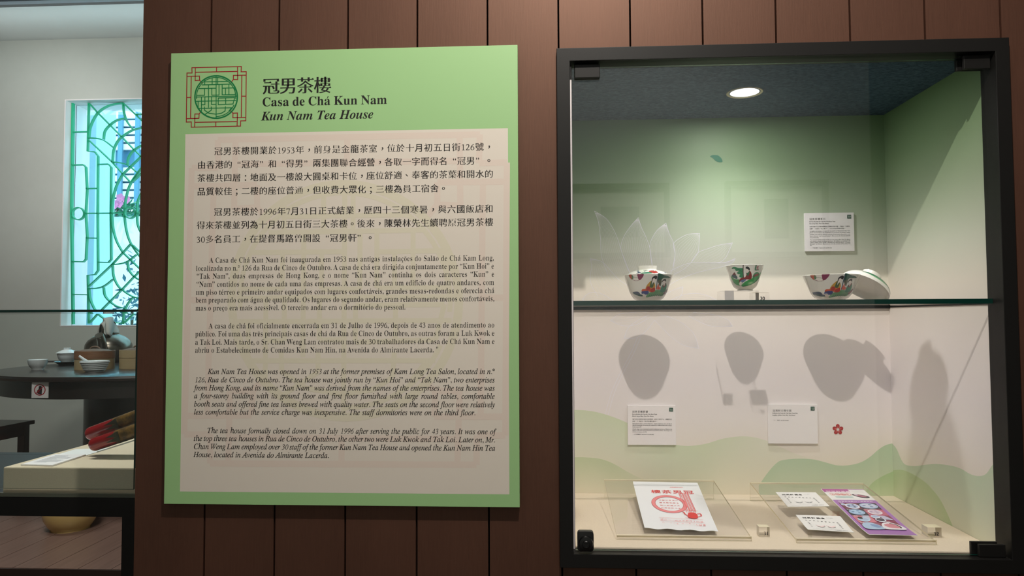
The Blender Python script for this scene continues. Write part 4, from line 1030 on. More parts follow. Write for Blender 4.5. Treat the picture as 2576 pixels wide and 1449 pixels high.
def ringp(cx, cy, a, b_, a2, b2, c): D.poly([X(*p) for p in ellipse(cx, cy, a, b_, 44)], c, [[X(*p) for p in ellipse(cx, cy, a2, b2, 44)]])
ringp(.455, .50, .255, .185, .203, .147, PK)
for e in ((.255, .185), (.203, .147)): D.stroke([X(*p) for p in ellipse(.455, .50, e[0], e[1], 44)], .0009, (200, 80, 84), True)
for j, row in enumerate(('保鮮星冬名山', '鮮美點包馳水', '蝦小粉麵沙名', '餃燒賣炒河茶')):
    for i, ch in enumerate(row): D.text(ch, (.315+i*.049)*W, (.565-j*.055)*H, .040*W, 'C', RD)
for i, xx in enumerate((.655, .675, .70, .712, .735, .752, .775, .79)):
    D.stroke([X(xx-.004, .735), X(xx+.012, .36)], .0018 if i % 2 == 0 else .0007, PK if i % 2 == 0 else RD)
D.stroke([X(.645, .74), X(.80, .725)], .0012, PK); D.stroke([X(.67, .375), X(.83, .37)], .0007, RD)
for k in range(14): D.stroke([X(.66+k*.011, .33+.02*(k % 3)), X(.668+k*.011, .365-.012*(k % 2))], .0009, PK)
D.poly([X(*p) for p in spline([(.655, .235), (.675, .30), (.70, .325), (.77, .325), (.80, .29), (.795, .235), (.76, .215), (.69, .215)], 4, True)], (222, 44, 44))
D.stroke([X(*p) for p in spline([(.80, .30), (.845, .31), (.855, .27), (.80, .25)], 5)], .0020, RD); D.stroke([X(*p) for p in spline([(.66, .26), (.63, .29), (.62, .325), (.60, .33)], 5)], .0022, RD)
D.stroke([X(.61, .215), X(.80, .205)], .0008, RD)
D.stroke([X(.245, .205), X(.855, .185)], .0006, RD); D.stroke([X(.245, .145), X(.855, .125)], .0006, RD)
for i, ch in enumerate('號六二一街日五初月十門澳'): D.text(ch, (.255+i*.0495)*W, (.157-i*.0018)*H, .042*W, 'C', RD)
for i, ch in enumerate('八二三二七八二九三七話電'): D.text(ch, (.265+i*.0485+(.02 if i > 4 else 0))*W, (.098-i*.0018)*H, .040*W, 'C' if i < 10 else 'K', RD)
D.build('red_print', bag, M_gprint)
def white_leaflet(cs, label, pink, curl=0):
    t, fn, W, H = sheet_on(s2, cs, 'leaflet', label, 'leaflet', M_paper, curl=curl, group='white leaflets on the right stand')
    D = Decal(fn=fn, lift=.0002, step=.00001); G1 = (40, 38, 38); G2 = (120, 120, 122)
    for i, ch in enumerate('冠男軒美食'): D.text(ch, (.10+i*.098+(.015 if i > 2 else 0))*W, .77*H, .095*W, 'K', G1)
    D.text('外賣大優惠', .64*W, .83*H, .03*W, 'C', G2)
    for i in range(9): D.text('蝦燒鳳叉腸糯春排蘿'[i], (.12+i*.083)*W, (.635-.012*i)*H, .045*W, 'K', G2)
    for j in range(4): D.text('餃賣爪包'[j], .135*W, (.50-j*.085)*H, .042*W, 'K', G2); D.text('粉飯卷骨'[j], .80*W, (.47-j*.085)*H, .042*W, 'K', G2)
    c = (228, 176, 178) if pink else (206, 206, 204)
    for cx in (.37, .60):
        D.stroke([(( cx-.10+.2*k/10)*W, (.36-.06*math.sin(PI*k/10))*H) for k in range(11)], .0010, c)
        D.stroke([((cx-.085+.17*k/10)*W, (.29-.05*math.sin(PI*k/10))*H) for k in range(11)], .0016, (150, 150, 152))
        D.poly([((cx-.08)*W, .34*H), ((cx-.07)*W, .28*H), (cx*W, .24*H), ((cx+.07)*W, .28*H), ((cx+.09)*W, .36*H), (cx*W, .31*H)], (246, 222, 222) if pink else (230, 230, 228))
    D.stroke([(.22*W, .155*H), (.78*W, .155*H)], .0004, (176, 176, 178)); D.stroke([(.12*W, .085*H), (.55*W, .085*H)], .0005, (150, 150, 152))
    D.text('訂座電話', .60*W, .06*H, .038*W, 'K', (100, 100, 102)); D.text('28372 8', .77*W, .06*H, .045*W, 'B', (100, 100, 102), hs=.8)
    D.build('printed_text', t, M_print)
white_leaflet([(1951.1, 1237.8), (2052, 1238.5), (2086.9, 1273.3), (1981.5, 1274.5)], 'white leaflet at the back of the right stand, its dishes printed in grey', False)
white_leaflet([(2001.4, 1295), (2113.4, 1298.1), (2149.2, 1341.4), (2033.2, 1334.2)], 'white leaflet at the front of the right stand, its dishes printed in pink', True, curl=.0015)
lf, fn, W, H = sheet_on(s2, [(2064.7, 1229.8), (2171.3, 1230.9), (2309.5, 1351.5), (2185.8, 1348.9)], 'menu_leaflet', 'long purple and white menu leaflet with photographs of dishes', 'leaflet', M_paper, curl=.003)
D = Decal(fn=fn, lift=.0002, step=.00002); X = lambda x, y: (x*W, y*H)
def grid_poly(x0, y0, x1, y1, c, n=8):
    h = D.h()
    for i in range(n):
        for j in range(n):
            D.tris([X(x0+(x1-x0)*(i+a)/n, y0+(y1-y0)*(j+b_)/n) for a, b_ in ((0, 0), (1, 0), (1, 1), (0, 1))], [(0, 1, 2, 3)], lin(c), h)
PU, MG = (172, 122, 190), (178, 84, 156)
grid_poly(.012, .005, .995, .735, PU, 16); grid_poly(.012, .925, .62, .995, MG); grid_poly(.62, .983, .995, .995, (196, 150, 196))
for i, ch in enumerate('冠男軒茶樓'): D.text(ch, (.06+i*.115)*W, .918*H, .115*W, 'K', (248, 226, 240))
for i, ch in enumerate('大眾點心'): D.text(ch, (.09+i*.125)*W, .848*H, .11*W, 'C', (232, 140, 140))
for i in range(4):
    D.poly([X(*p) for p in ellipse(.14+i*.125, .868, .058, .026, 24)], (236, 150, 146), [[X(*p) for p in ellipse(.14+i*.125, .868, .05, .022, 24)]])
for k in range(4): D.stroke([X(.15, .822-.012*k), X(.56, .822-.012*k)], .0008, (156, 206, 204))
for k in range(3): D.stroke([X(.67, .945-.017*k), X(.92, .945-.017*k)], .0005, (190, 190, 186))
D.stroke([X(.06, .752), X(.95, .752)], .0005, (206, 196, 206))
D.poly([X(*p) for p in spline([(.58, .862), (.66, .873), (.76, .862), (.90, .83), (.93, .80), (.85, .785), (.72, .80), (.64, .835)], 4, True)], (70, 58, 74))
D.poly([X(*p) for p in spline([(.62, .855), (.70, .862), (.84, .832), (.88, .81), (.80, .80), (.70, .82)], 4, True)], (178, 116, 134))
D.poly([X(*p) for p in spline([(.63, .86), (.68, .866), (.72, .85), (.66, .84)], 4, True)], (226, 212, 228))
D.text('精選美味點心／懷舊飲料', .10*W, .690*H, .062*W, 'K', (250, 244, 250), pitch=.072*W)
tiles = [(.08, .530, .475, .665, (120, 62, 84)), (.475, .530, .90, .665, (74, 58, 74)), (.08, .395, .475, .525, (66, 60, 72)), (.475, .395, .90, .525, (198, 110, 134)),
         (.08, .255, .475, .390, (216, 130, 146)), (.475, .255, .90, .390, (150, 76, 98)), (.08, .115, .475, .250, (160, 92, 118)), (.475, .115, .90, .250, (150, 84, 96))]
for a, b0, c, d_, q in tiles: grid_poly(a, b0, c, d_, q, 4)
def blob(cx, cy, rx, ry, c, c2, c3=None):
    D.poly([X(*p) for p in ellipse(cx, cy, rx, ry, 26)], c); D.poly([X(*p) for p in ellipse(cx, cy+.004, rx*.78, ry*.74, 22)], c2)
    if c3:
        for k in range(5): D.poly([X(*p) for p in ellipse(cx+rx*.5*math.cos(k*2.1+1), cy+.004+ry*.42*math.sin(k*2.1+1), rx*.2, ry*.2, 10)], c3)
WB, LB, MB_ = (226, 230, 244), (176, 196, 226), (128, 150, 190)
blob(.31, .590, .155, .058, WB, LB, (92, 84, 112)); blob(.14, .625, .05, .022, WB, LB)
blob(.68, .598, .20, .060, LB, (206, 212, 232), MB_); blob(.27, .460, .17, .058, (156, 186, 222), (176, 206, 234), (110, 150, 190))
blob(.665, .462, .155, .056, (236, 222, 230), (214, 196, 214), (176, 160, 190))
D.poly([X(*p) for p in [(.27, .385), (.43, .385), (.40, .30), (.30, .30)]], (196, 202, 226)); blob(.245, .305, .13, .044, (200, 222, 242), LB); D.poly([X(*p) for p in ellipse(.20, .335, .052, .022, 20)], (40, 28, 36))
blob(.56, .365, .10, .032, WB, LB); D.poly([X(*p) for p in [(.63, .385), (.78, .385), (.88, .30), (.70, .31)]], (196, 196, 220)); blob(.60, .300, .11, .042, WB, (84, 78, 92))
D.poly([X(*p) for p in spline([(.09, .12), (.09, .20), (.20, .245), (.33, .24), (.46, .18), (.48, .12), (.30, .105)], 4, True)], (178, 204, 232)); D.poly([X(*p) for p in spline([(.27, .21), (.40, .20), (.45, .16), (.36, .14), (.28, .17)], 4, True)], (128, 158, 202))
D.poly([X(*p) for p in spline([(.49, .12), (.50, .20), (.60, .245), (.75, .245), (.90, .18), (.91, .11), (.70, .105)], 4, True)], (236, 234, 242))
D.poly([X(*p) for p in spline([(.55, .20), (.64, .225), (.74, .22), (.83, .17), (.80, .135), (.66, .14), (.58, .16)], 4, True)], (216, 142, 156)); D.stroke([X(*p) for p in spline([(.70, .232), (.80, .21), (.85, .16), (.82, .135)], 5)], .0026, (66, 54, 62))
for x_, y_ in ((.085, .652), (.09, .512), (.10, .372), (.66, .262), (.49, .52), (.09, .243)): D.text('懷舊', x_*W, y_*H-.01*H, .045*W, 'K', (246, 238, 246))
D.build('colour_print', lf, M_gprint)

# ------------------------------------------------------------------ window of the tea room and what lies outside
wt_in = .062
b = MB()
# white reveal boards lining the opening
b.box((wl, WY-.004, wb_), (wl+.008, WY+WT, wt_)).box((wl+.0082, WY-.004, wt_-.008), (wr-.0082, WY+WT, wt_)).box((wl+.0082, WY-.004, wb_), (wr-.0082, WY+WT, wb_+.008)).box((wr-.008, WY-.004, wb_), (wr, WY+WT, wt_))
win = struct('window_1', b, mat('white_reveal', (236, 228, 226), .6))
GYW = WY+wt_in
def ribbon(b, pts, t, y0, y1, closed=False):
    """flat iron bar set on edge, running along pts (x, z)"""
    P = [np.array(p, float) for p in pts]
    if closed: P.append(P[0])
    n = len(P); Lp = []; Rp = []
    for i in range(n):
        a = P[i-1] if i else (P[-2] if closed else P[0]); c = P[i+1] if i < n-1 else (P[1] if closed else P[-1])
        d = c-a; d = d/(np.hypot(*d)+1e-9); nn = np.array([-d[1], d[0]]); Lp.append(P[i]+nn*t/2); Rp.append(P[i]-nn*t/2)
    vs = [(p[0], y, p[1]) for q, y in ((Lp, y0), (Rp, y0), (Rp, y1), (Lp, y1)) for p in q]; fs = []
    for i in range(n-1):
        for k in range(4): k2 = (k+1) % 4; fs.append((k*n+i, k*n+i+1, k2*n+i+1, k2*n+i))
    fs += [(0, n, 2*n, 3*n), (n-1, 4*n-1, 3*n-1, 2*n-1)]
    b.add(vs, fs)
def gz(x, y):
    q = U(x/3.0184, 180+y/3.0187, y=GYW); return (q[0], q[2])
g = MB(); MID = 1075
def bar(pts, smooth=True, mirror=True, t=.0075, closed=False):
    for m in ((0, 1) if mirror else (0,)):
        q = [gz(x, (2*MID-y if m else y)) for x, y in pts]
        ribbon(g, spline(q, 5, closed) if smooth and len(q) > 2 else q, t, GYW, GYW+.026, closed)
def rod(*pts, **k): bar(pts, False, **k)
rod((548, 232), (536, 1075), t=.013); rod((545, 233), (1400, 214), t=.013, mirror=False)
rod((668, 236), (660, 604), (715, 608), (738, 640), (735, 1075)); rod((550, 458), (660, 455))
rod((543, 708), (628, 706), (646, 725), (655, 900), (645, 1075)); rod((650, 887), (735, 886)); rod((645, 1076), (936, 1073), mirror=False)
rod((745, 703), (818, 701), (838, 725), (834, 1075)); bar(ellipse(588, 1078, 45, 46, 20), mirror=False, closed=True); bar(ellipse(982, 1071, 40, 42, 20), mirror=False, closed=True)
bar([(668, 500), (682, 410), (735, 313), (820, 256), (930, 236)]); rod((675, 243), (735, 310), (830, 405), (920, 495), (1010, 590), (1100, 675), (1200, 770))
bar([(780, 512), (790, 450), (830, 402), (880, 368), (945, 352)]); bar([(668, 502), (735, 506), (790, 525), (855, 575)]); rod((670, 520), (845, 685), (985, 840))
bar([(848, 685), (855, 600), (885, 530), (925, 490), (1000, 442), (1090, 422)]); bar([(962, 706), (970, 650), (1010, 595), (1085, 550)]); bar([(845, 685), (900, 690), (962, 708), (1030, 760)])
bar([(928, 238), (935, 310), (960, 380), (1005, 437)]); rod((935, 240), (1085, 383), (1200, 500)); rod((1030, 322), (1120, 320))
bar([(925, 778), (880, 860), (852, 960), (843, 1075)]); bar([(1090, 700), (990, 840), (952, 950), (936, 1075)]); bar([(1075, 905), (1040, 985), (1034, 1075)]); rod((1034, 1075), (1200, 1073), mirror=False)
rod((925, 778), (1090, 620)); rod((1000, 835), (1120, 720)); bar([(1300, 232), (1240, 330), (1150, 400), (1090, 420)]); rod((1400, 215), (1400, 1075), t=.016)
grille = obj('window_grille', g, mat('green_painted_iron', (40, 178, 130), .45), win)
pane('window_pane', (wl+.008, GYW+.06, wb_+.008), (wr-.008, GYW+.066, wt_-.008), win, thin_glass('tinted_pane', (.84, .96, 1.0)), M_glass_edge)
M_out = mat('pale_outside_render', (214, 238, 240), .8)
obj('outside_wall', MB().box((-9, 8.0, -.3), (3, 8.2, 7)), M_out, kind='structure')
obj('outside_ground', MB().box((-9, 4.5, -.35), (3, 8.0, -.3)), M_out, kind='structure')
p0, p1 = U(189, 400, y=5.2)[0], U(241, 400, y=5.2)[0]
obj('outside_pillar', MB().box((p0-1.4, 5.2, -.3), (p1, 5.5, 6)).box((p0+.005, 5.17, -.3), (p0+.03, 5.2, 6)), mat('pale_blue_pillar', (176, 220, 240), .7), kind='structure')
zt0 = U(300, 545, y=7.0)[2]
obj('outside_parapet', MB().box((-9, 7.0, -.3), (3, 7.15, zt0)), mat('white_parapet', (244, 244, 240), .8), kind='structure')
sx0, sx1 = U(246, 400, y=7.8)[0], U(420, 400, y=7.8)[0]; sz0, sz1 = U(300, 540, y=7.8)[2], U(300, 283, y=7.8)[2]
sh = thing('louvre_shutter', ((sx0+sx1)/2, 7.8, sz0), 'white louvred shutter on the building outside the green grille window', 'shutter')
obj('backing', MB().box((sx0, 7.86, sz0), (sx1, 7.96, sz1)), mat('blue_grey_shutter', (96, 146, 172), .7), sh)
for k in range(13):
    z = sz0+(sz1-sz0)*(k+.25)/13
    if k in (6, 7): continue
    obj('slat', MB().box((sx0, 7.80, z), (sx1, 7.85, z+(sz1-sz0)/13*.72)), mat('white_slat', (246, 244, 240), .6) if k == 0 else bpy.data.materials['white_slat'], sh)
for x in (268, 302, 345):
    xx = U(x, 400, y=7.78)[0]; obj('post', MB().box((xx-.03, 7.77, sz0), (xx+.03, 7.80, sz1)), bpy.data.materials['blue_grey_shutter'], sh)
def shrub(name, at, rx, rz, nl, label, cat, greens, flowers=0, leaf=.05):
    t = thing(name, at, label, cat); b = MB()
    for i in range(nl):
        a, u = random.uniform(0, 2*PI), random.random()**.5; c = Vector((at[0]+rx*u*math.cos(a), at[1]+.18*u*math.sin(a), at[2]+rz*random.random()*(1-.4*u)))
        d = Vector((random.uniform(-1, 1), random.uniform(-1, 1), random.uniform(-.3, 1))).normalized()*leaf; e = d.cross(Vector((random.uniform(-1, 1), random.uniform(-1, 1), random.uniform(-1, 1)))).normalized()*leaf*.35
        b.add([c-d, c+e, c+d, c-e], [(0, 1, 2, 3)])
    obj('foliage', b, greens, t)
    b = MB().tube([(at[0], at[1], at[2]), (at[0]+.02, at[1], at[2]+rz*.6)], .015); obj('stem', b, mat('brown_stem', (80, 60, 40)), t)
    if flowers:
        b = MB()
        for i in range(flowers):
            c = Vector((at[0]+random.uniform(-rx, rx)*.9, at[1]-.2, at[2]+rz*random.uniform(.35, .95)))
            for k in range(5):
                a = k*2*PI/5; d = Vector((math.cos(a), -.2, math.sin(a)))*.055; e = Vector((-math.sin(a), 0, math.cos(a)))*.03
                b.add([c, c+d*.6+e, c+d, c+d*.6-e], [(0, 1, 2, 3)])
        obj('blossom', b, mat('pink_blossom', (222, 120, 160), .6), t)
M_leaf = mat('green_leaf', (60, 128, 96), .6); M_leaf2 = mat('dark_leaf', (60, 104, 116), .6)
p = U(300, 545, y=6.95); shrub('flowering_shrub', (p[0]-.1, 7.06, zt0+.001), .40, .26, 260, 'low green shrub with pink blossoms seen through the grille window', 'shrub', M_leaf, 11)
p = U(330, 680, y=6.2); shrub('dark_shrub', (p[0], 6.2, -.3), .22, p[2]+.3+.42, 420, 'tall dark green shrub before the white parapet outside the window', 'shrub', M_leaf2, 0, .055)

# ------------------------------------------------------------------ display stand with its glass cover, left of the boarded wall
SY = .45
zp = U(100, 1178.5, y=SY)[2]; zg0 = U(100, 1241, y=SY)[2]; zr1 = U(100, 1250.5, y=SY)[2]; zr0 = U(100, 1298.5, y=SY)[2]
xr = U(341, 1300, y=SY)[0]; xl_ = U(-1.5, 1178, y=SY)[0]; SD = .55; lw_ = U(341, 1400, y=SY)[0]-U(307, 1400, y=SY)[0]
xr0 = xr+.0; XL = xl_-.02
st = thing('exhibit_stand', ((xl_+xr)/2, SY+SD/2, -.085), 'black metal stand with a cream plinth under glass, at the left of the boarded wall', 'exhibit stand')
M_blk = mat('matte_black_steel', (12, 12, 12), .5)
for y0, y1, nm in ((SY, SY+.035, 'rail'), (SY+SD-.035, SY+SD, 'rail')): obj(nm, MB().box((XL-.95, y0, zr0), (xr+.14, y1, zr1-.001)), M_blk, st)
for x in (xr-lw_, XL-.95):
    for y in (SY, SY+SD-.035): obj('leg', MB().box((x, y, -.085), (x+lw_+(0.14 if x > -.5 else 0)*0, y+.035, zr0)), M_blk, st)
obj('tray', MB().box((XL-.95, SY+.036, zr0+.01), (xr+.14, SY+SD-.036, zr1-.0012)), M_blk, st)
obj('glass_strip', MB().box((XL-.95, SY+.001, zr1), (xr+.14, SY+.010, zg0-.0005)), mat('grey_green_strip', (92, 96, 84), .25), st)
obj('plinth', MB().box((xl_, SY+.012, zr1), (xr+.13, SY+SD-.01, zp)), mat('cream_fabric_plinth', (222, 208, 182), .9, spec=.1, noise=.06, nscale=300, bump=.2), st, bevel=.003)
zgt = U(100, 779.5, y=SY)[2]; xg = U(342, 900, y=SY)[0]
cover = pane('glass_cover', (XL-.95, SY+.002, zp+.0015-.05), (xg-.002, SY+.0075, zgt-.0062), st, thin_glass('cover_glass', (.95, .975, .965)))
pane('cover_top', (XL-.95, SY+.002, zgt-.006), (xr+.13, SY+SD-.002, zgt), cover, thin=2)
pane('cover_side', (xg-.0018, SY+.002, zp+.0012), (xg+.0042, SY+SD-.002, zgt-.0062), cover, thin=0)
# two red lacquered rods with gold painting, on a clear rest
M_lac = mat('red_lacquer', (138, 16, 22), .25, coat=.5); M_gold = mat('gold_and_black_painting', (150, 112, 46), .35, metal=.3, rgb2=(24, 22, 18), nscale=55)
def rod_(a, c, label, yy, rad=.0172):
    A, B = U(*a, y=yy), U(*c, y=yy); B = A+(B-A)*1.75; d = (B-A)/np.linalg.norm(B-A); Lt = np.linalg.norm(B-A)
    t = thing('lacquered_rod', A, label, 'lacquered rod', 'red lacquered rods')
    pts, rr = [], []
    for k in range(7): a_ = k/6*PI/2; pts.append(A+d*rad*.9*(1-math.cos(a_))); rr.append(max(.0006, rad*math.sin(a_)))
    pts.append(B); rr.append(rad)
    obj('rod_body', MB().tube(pts, rr, 28), M_lac, t, smooth=60)
    f = .34; obj('gold_painting', MB().tube([A+d*Lt*f, A+d*(Lt*f+.004), A+d*(Lt*f+.012), B-d*.001], [rad*1.004, rad*1.012, rad*1.014, rad*1.014], 28, cap=False), M_gold, t, smooth=60)
    dd = np.cross(d, (0, 1, 0)); 
    for sgn in (-1, 1):
        c_ = A+d*Lt*(f-.02)+np.array([0, -1, 0])*rad*1.0+dd*rad*.35*sgn
        b = MB().add([c_+dd*.007-np.array([0, .0004, 0]), c_-dd*.007-np.array([0, .0004, 0]), c_-d*.016-np.array([0, .0004, 0])], [(0, 1, 2)])
        c2 = [c_+dd*.007+d*.02, c_-dd*.007+d*.02, c_-d*.016]
        b = MB().hexa([tuple(q) for q in (c2[0], c2[1], c2[2], c2[2])]+[tuple(q-np.array([0, .0012, 0])) for q in (c2[0], c2[1], c2[2], c2[2])])
        obj('painted_tip', b, mat('dark_green_paint', (52, 54, 34), .4), t)
rod_((217, 1095), (343, 1048), 'red lacquered rod with gold painting on the plinth, the upper of two', SY+.155)
rod_((226, 1122), (343, 1083), 'red lacquered rod with gold painting on the plinth, the lower of two', SY+.125)
A, B = U(243, 1136, y=SY+.11), U(345, 1104, y=SY+.11); A[2] = max(A[2], zp+.004)
r_ = thing('rod_rest', (A[0], SY+.13, zp), 'sloping clear rest under the two red lacquered rods', 'rest')
obj('rest_plate', MB().hexa([tuple(A-np.array([0, 0, .003])), tuple(B-np.array([0, 0, .003])), (B[0], SY+.17, B[2]-.003), (A[0], SY+.17, A[2]-.003), tuple(A), tuple(B), (B[0], SY+.17, B[2]), (A[0], SY+.17, A[2])]), mat('milky_acrylic', (226, 230, 232), .2, trans=.3), r_)
obj('rest_foot', MB().box((B[0]-.006, SY+.111, zp+.0003), (B[0]-.002, SY+.169, B[2]-.0045)), bpy.data.materials['milky_acrylic'], r_)
# label card lying on the plinth
q = [U(52.5, 1168, z=zp+.004), U(132, 1169.8, z=zp+.004), U(216, 1143, z=zp+.004)]
q.append(q[0]+(q[2]-q[1])*.98)
lc = thing('label_card', (q[0]+q[2])/2*np.array([1, 1, 0])+np.array([0, 0, zp]), 'white label card lying flat on the cream plinth before the red rods', 'label card')
obj('card_board', MB().hexa([(p[0], p[1], zp+.0004) for p in q]+[(p[0], p[1], zp+.004) for p in q]), M_foam, lc)
ex = (q[1]-q[0]); W = np.linalg.norm(ex); ey = q[3]-q[0]; H = np.linalg.norm(ey)
D = Decal(fn=lambda u, v, h: tuple(q[0]+ex*u+ey*v+np.array([0, 0, h])), lift=.0003, step=0)
for i in range(9): D.stroke([(.16, .82-i*.075), (.16+(.45 if i < 2 else .7 if i % 4 else .4), .82-i*.075)], .018 if i else .034, (150, 150, 160))
D.build('lettering', lc, M_print)
sw = [U(150, 1133, z=zp+.0012), U(216, 1141, z=zp+.0012), U(345, 1105, z=zp+.0012), U(236, 1110, z=zp+.0012)]
sheet_ = thing('white_sheet', (sw[0]+sw[2])/2*np.array([1, 1, 0])+np.array([0, 0, zp]), 'plain white sheet on the plinth behind the label card', 'sheet')
sw = [q[3]+(q[2]-q[3])*0, q[2], q[2]+(q[2]-q[1])*.8, q[3]+(q[3]-q[0])*.62]
obj('sheet', MB().hexa([(p[0], p[1]+.002, zp+.0003) for p in sw]+[(p[0], p[1]+.002, zp+.0012) for p in sw]), M_paper, sheet_)

# ------------------------------------------------------------------ tea room furniture
M_table = mat('dark_stained_wood', (40, 30, 27), .35, spec=.5, rgb2=(25, 18, 16), nscale=30, stretch=(1, 8, 1), coat=.35)
TC = np.array([-1.934, 3.193]); TR, TZ = .80, .7610
tb = thing('round_table', (TC[0], TC[1], 0), 'dark round wooden table laid with tea things, behind the glass cover', 'table')
obj('tabletop', MB().lathe([(0, TZ-.03), (TR-.02, TZ-.03), (TR-.006, TZ-.026), (TR, TZ-.014), (TR-.004, TZ-.002), (TR-.012, TZ), (0, TZ)], (TC[0], TC[1], 0), 128), M_table, tb, smooth=40)
obj('apron', MB().lathe([(TR-.045, TZ-.0302), (TR-.045, TZ-.122), (TR-.075, TZ-.122), (TR-.075, TZ-.0302)], (TC[0], TC[1], 0), 128), M_table, tb, smooth=40)
obj('pedestal', MB().lathe([(0, .0), (.33, .0), (.34, .03), (.318, .05), (.318, TZ-.06), (.34, TZ-.031), (0, TZ-.031)], (TC[0], TC[1], 0), 24), M_table, tb, smooth=20)
# sign on the apron
sp = [U(80, 962, y=2.425), U(120.5, 1001.5, y=2.425)]
sg = thing('no_photo_sign', ((sp[0][0]+sp[1][0])/2, 2.43, sp[1][2]), 'small white no-photography sign on the apron of the round table', 'sign')
obj('sign_card', MB().box((sp[0][0], 2.425, sp[1][2]), (sp[1][0], 2.430, sp[0][2])), M_foam, sg)
D = Decal((sp[0][0], 2.425, sp[1][2]), lift=.0003, step=.0001); W = sp[1][0]-sp[0][0]; H = sp[0][2]-sp[1][2]
D.poly([(.40*W, .26*H), (.62*W, .22*H), (.64*W, .66*H), (.58*W, .78*H), (.44*W, .76*H), (.42*W, .55*H)], (40, 34, 36)); D.poly([(.34*W, .30*H), (.50*W, .26*H), (.52*W, .46*H), (.40*W, .56*H), (.33*W, .46*H)], (92, 24, 32))
D.poly(ellipse(.5*W, .52*H, .35*W, .36*H, 40), (176, 24, 44), [ellipse(.5*W, .52*H, .295*W, .305*H, 40)]); D.stroke([(.27*W, .29*H), (.73*W, .76*H)], .045*W, (176, 24, 44))
D.build('sign_print', sg, M_print)
# stool
A = U(88, 1056.5, z=.45); d1 = U(0, 1073, z=.45)-A; d1 /= np.linalg.norm(d1); d2 = np.array([d1[1], -d1[0], 0]); d2 = d2 if d2[1] > 0 else -d2
d2 = d2*.36; d1 = d1*.36
if np.dot(d2, U(0, 1058, z=.45)-A) < 0: d2 = -d2
A = A-np.array([0, 0, .45]); zz = lambda p, z: (p[0], p[1], z)
so = thing('wooden_stool', A+(d1+d2)/2, 'dark brown wooden stool at the left edge, in front of the round table', 'stool')
M_stool = mat('red_brown_stool', (66, 36, 32), .4, coat=.3)
def slab(name, o, u, v, z0, z1, parent, m): return obj(name, MB().hexa([zz(p, z0) for p in (o, o+u, o+u+v, o+v)]+[zz(p, z1) for p in (o, o+u, o+u+v, o+v)]), m, parent, bevel=.003)
slab('seat', A, d1, d2, .427, .45, so, M_stool)
for o, u in ((A+d1*.06+d2*.06, d1*.88), (A+d1*.06+d2*.90, d1*.88)): slab('apron', o, u, d2*.05, .365, .4268, so, M_stool); slab('stretcher', o+d2*.005, u, d2*.05, .20, .225, so, M_stool)
for o in (A+d1*.06+d2*.06, A+d1*.90+d2*.06): slab('side_apron', o, d1*.05, d2*.88, .365, .4266, so, M_stool)
for i in (.05, .83):
    for j in (.05, .83): slab('leg', A+d1*i+d2*j, d1*.12, d2*.12, 0, .4264, so, M_stool)
# basin on the floor
bp_ = U(157, 1338, z=0); sc_ = P_scale(np.array([bp_[0], bp_[1]+.1, .05]))[0]; R_ = 62/sc_
ba = thing('ceramic_basin', (bp_[0], bp_[1]+.06, 0), 'cream ceramic basin on the plank floor under the stand', 'basin')
obj('basin_body', MB().lathe([(0, .004), (R_*.62, .004), (R_*.64, 0), (R_*.70, 0), (R_*.71, .008), (R_*.80, .022), (R_*.94, .055), (R_*1.0, .09), (R_*.98, .14), (R_*.90, .17), (R_*.88, .17), (R_*.94, .12), (R_*.92, .07), (R_*.7, .03), (0, .022)], (bp_[0], bp_[1]+.06, 0), 64), mat('cream_glaze', (214, 186, 120), .25, coat=.4), ba, smooth=50)
# things on the table
def spot(px, py): q = U(px, py, z=TZ); return np.array([q[0], q[1], TZ]), P_scale(q)[0]
M_porc = mat('white_porcelain', (226, 230, 230), .15, coat=.5)
def pot(name, part, px, py, prof, label, cat, m=M_porc, group=None):
    c, s_ = spot(px, py); c[1] += max(r for r, z in prof)/s_*.8; s_ = P_scale(c)[0]
    c[0] = U(px, py, y=c[1])[0]
    t = thing(name, c, label, cat, group); obj(part, MB().lathe([(r/s_, z/s_+.0003) for r, z in prof], c, 48), m, t, smooth=45); return t, c, s_
pot('tea_cup', 'cup_body', 94.5, 931, [(0, 1), (11, 1), (11.5, 0), (13, 0), (13, 3), (17, 7), (20.5, 14), (22.2, 25), (21.4, 25), (19.5, 14), (15, 6), (0, 4.5)], 'plain white tea cup standing alone at the left of the round table', 'tea cup')
t, c, s_ = pot('saucer', 'saucer_body', 168, 920, [(0, 1), (16, 1), (17, 0), (18, 0), (19, 3), (29, 8.5), (28, 9.5), (18, 5), (0, 4)], 'dark saucer under the white lidded bowl on the round table', 'saucer', mat('dark_glaze', (44, 48, 50), .2, coat=.4))
cz = c+np.array([0, 0, 5.4/s_])
t = thing('lidded_bowl', cz, 'white lidded porcelain bowl on a dark saucer, on the round table', 'tea bowl')
obj('bowl_body', MB().lathe([(r/s_, z/s_) for r, z in [(0, .6), (10, .6), (11, 0), (12, 0), (12.5, 3), (18, 9), (21, 18), (22.6, 25), (21.8, 25), (20, 18), (16, 9), (0, 4)]], cz, 48), M_porc, t, smooth=45)
cl = cz+np.array([0, 0, 24.2/s_])
t = thing('bowl_lid', cl, 'white porcelain lid on the lidded bowl on the round table', 'lid')
obj('lid_body', MB().lathe([(r/s_, z/s_) for r, z in [(0, 6), (10, 5.5), (23.5, .8), (25, .9), (23, 2.4), (17, 6), (8.5, 9.4), (7.5, 10), (7.2, 12), (8.5, 13), (7.4, 13.3), (6.2, 11.5), (0, 11)]], cl, 48), M_porc, t, smooth=45)
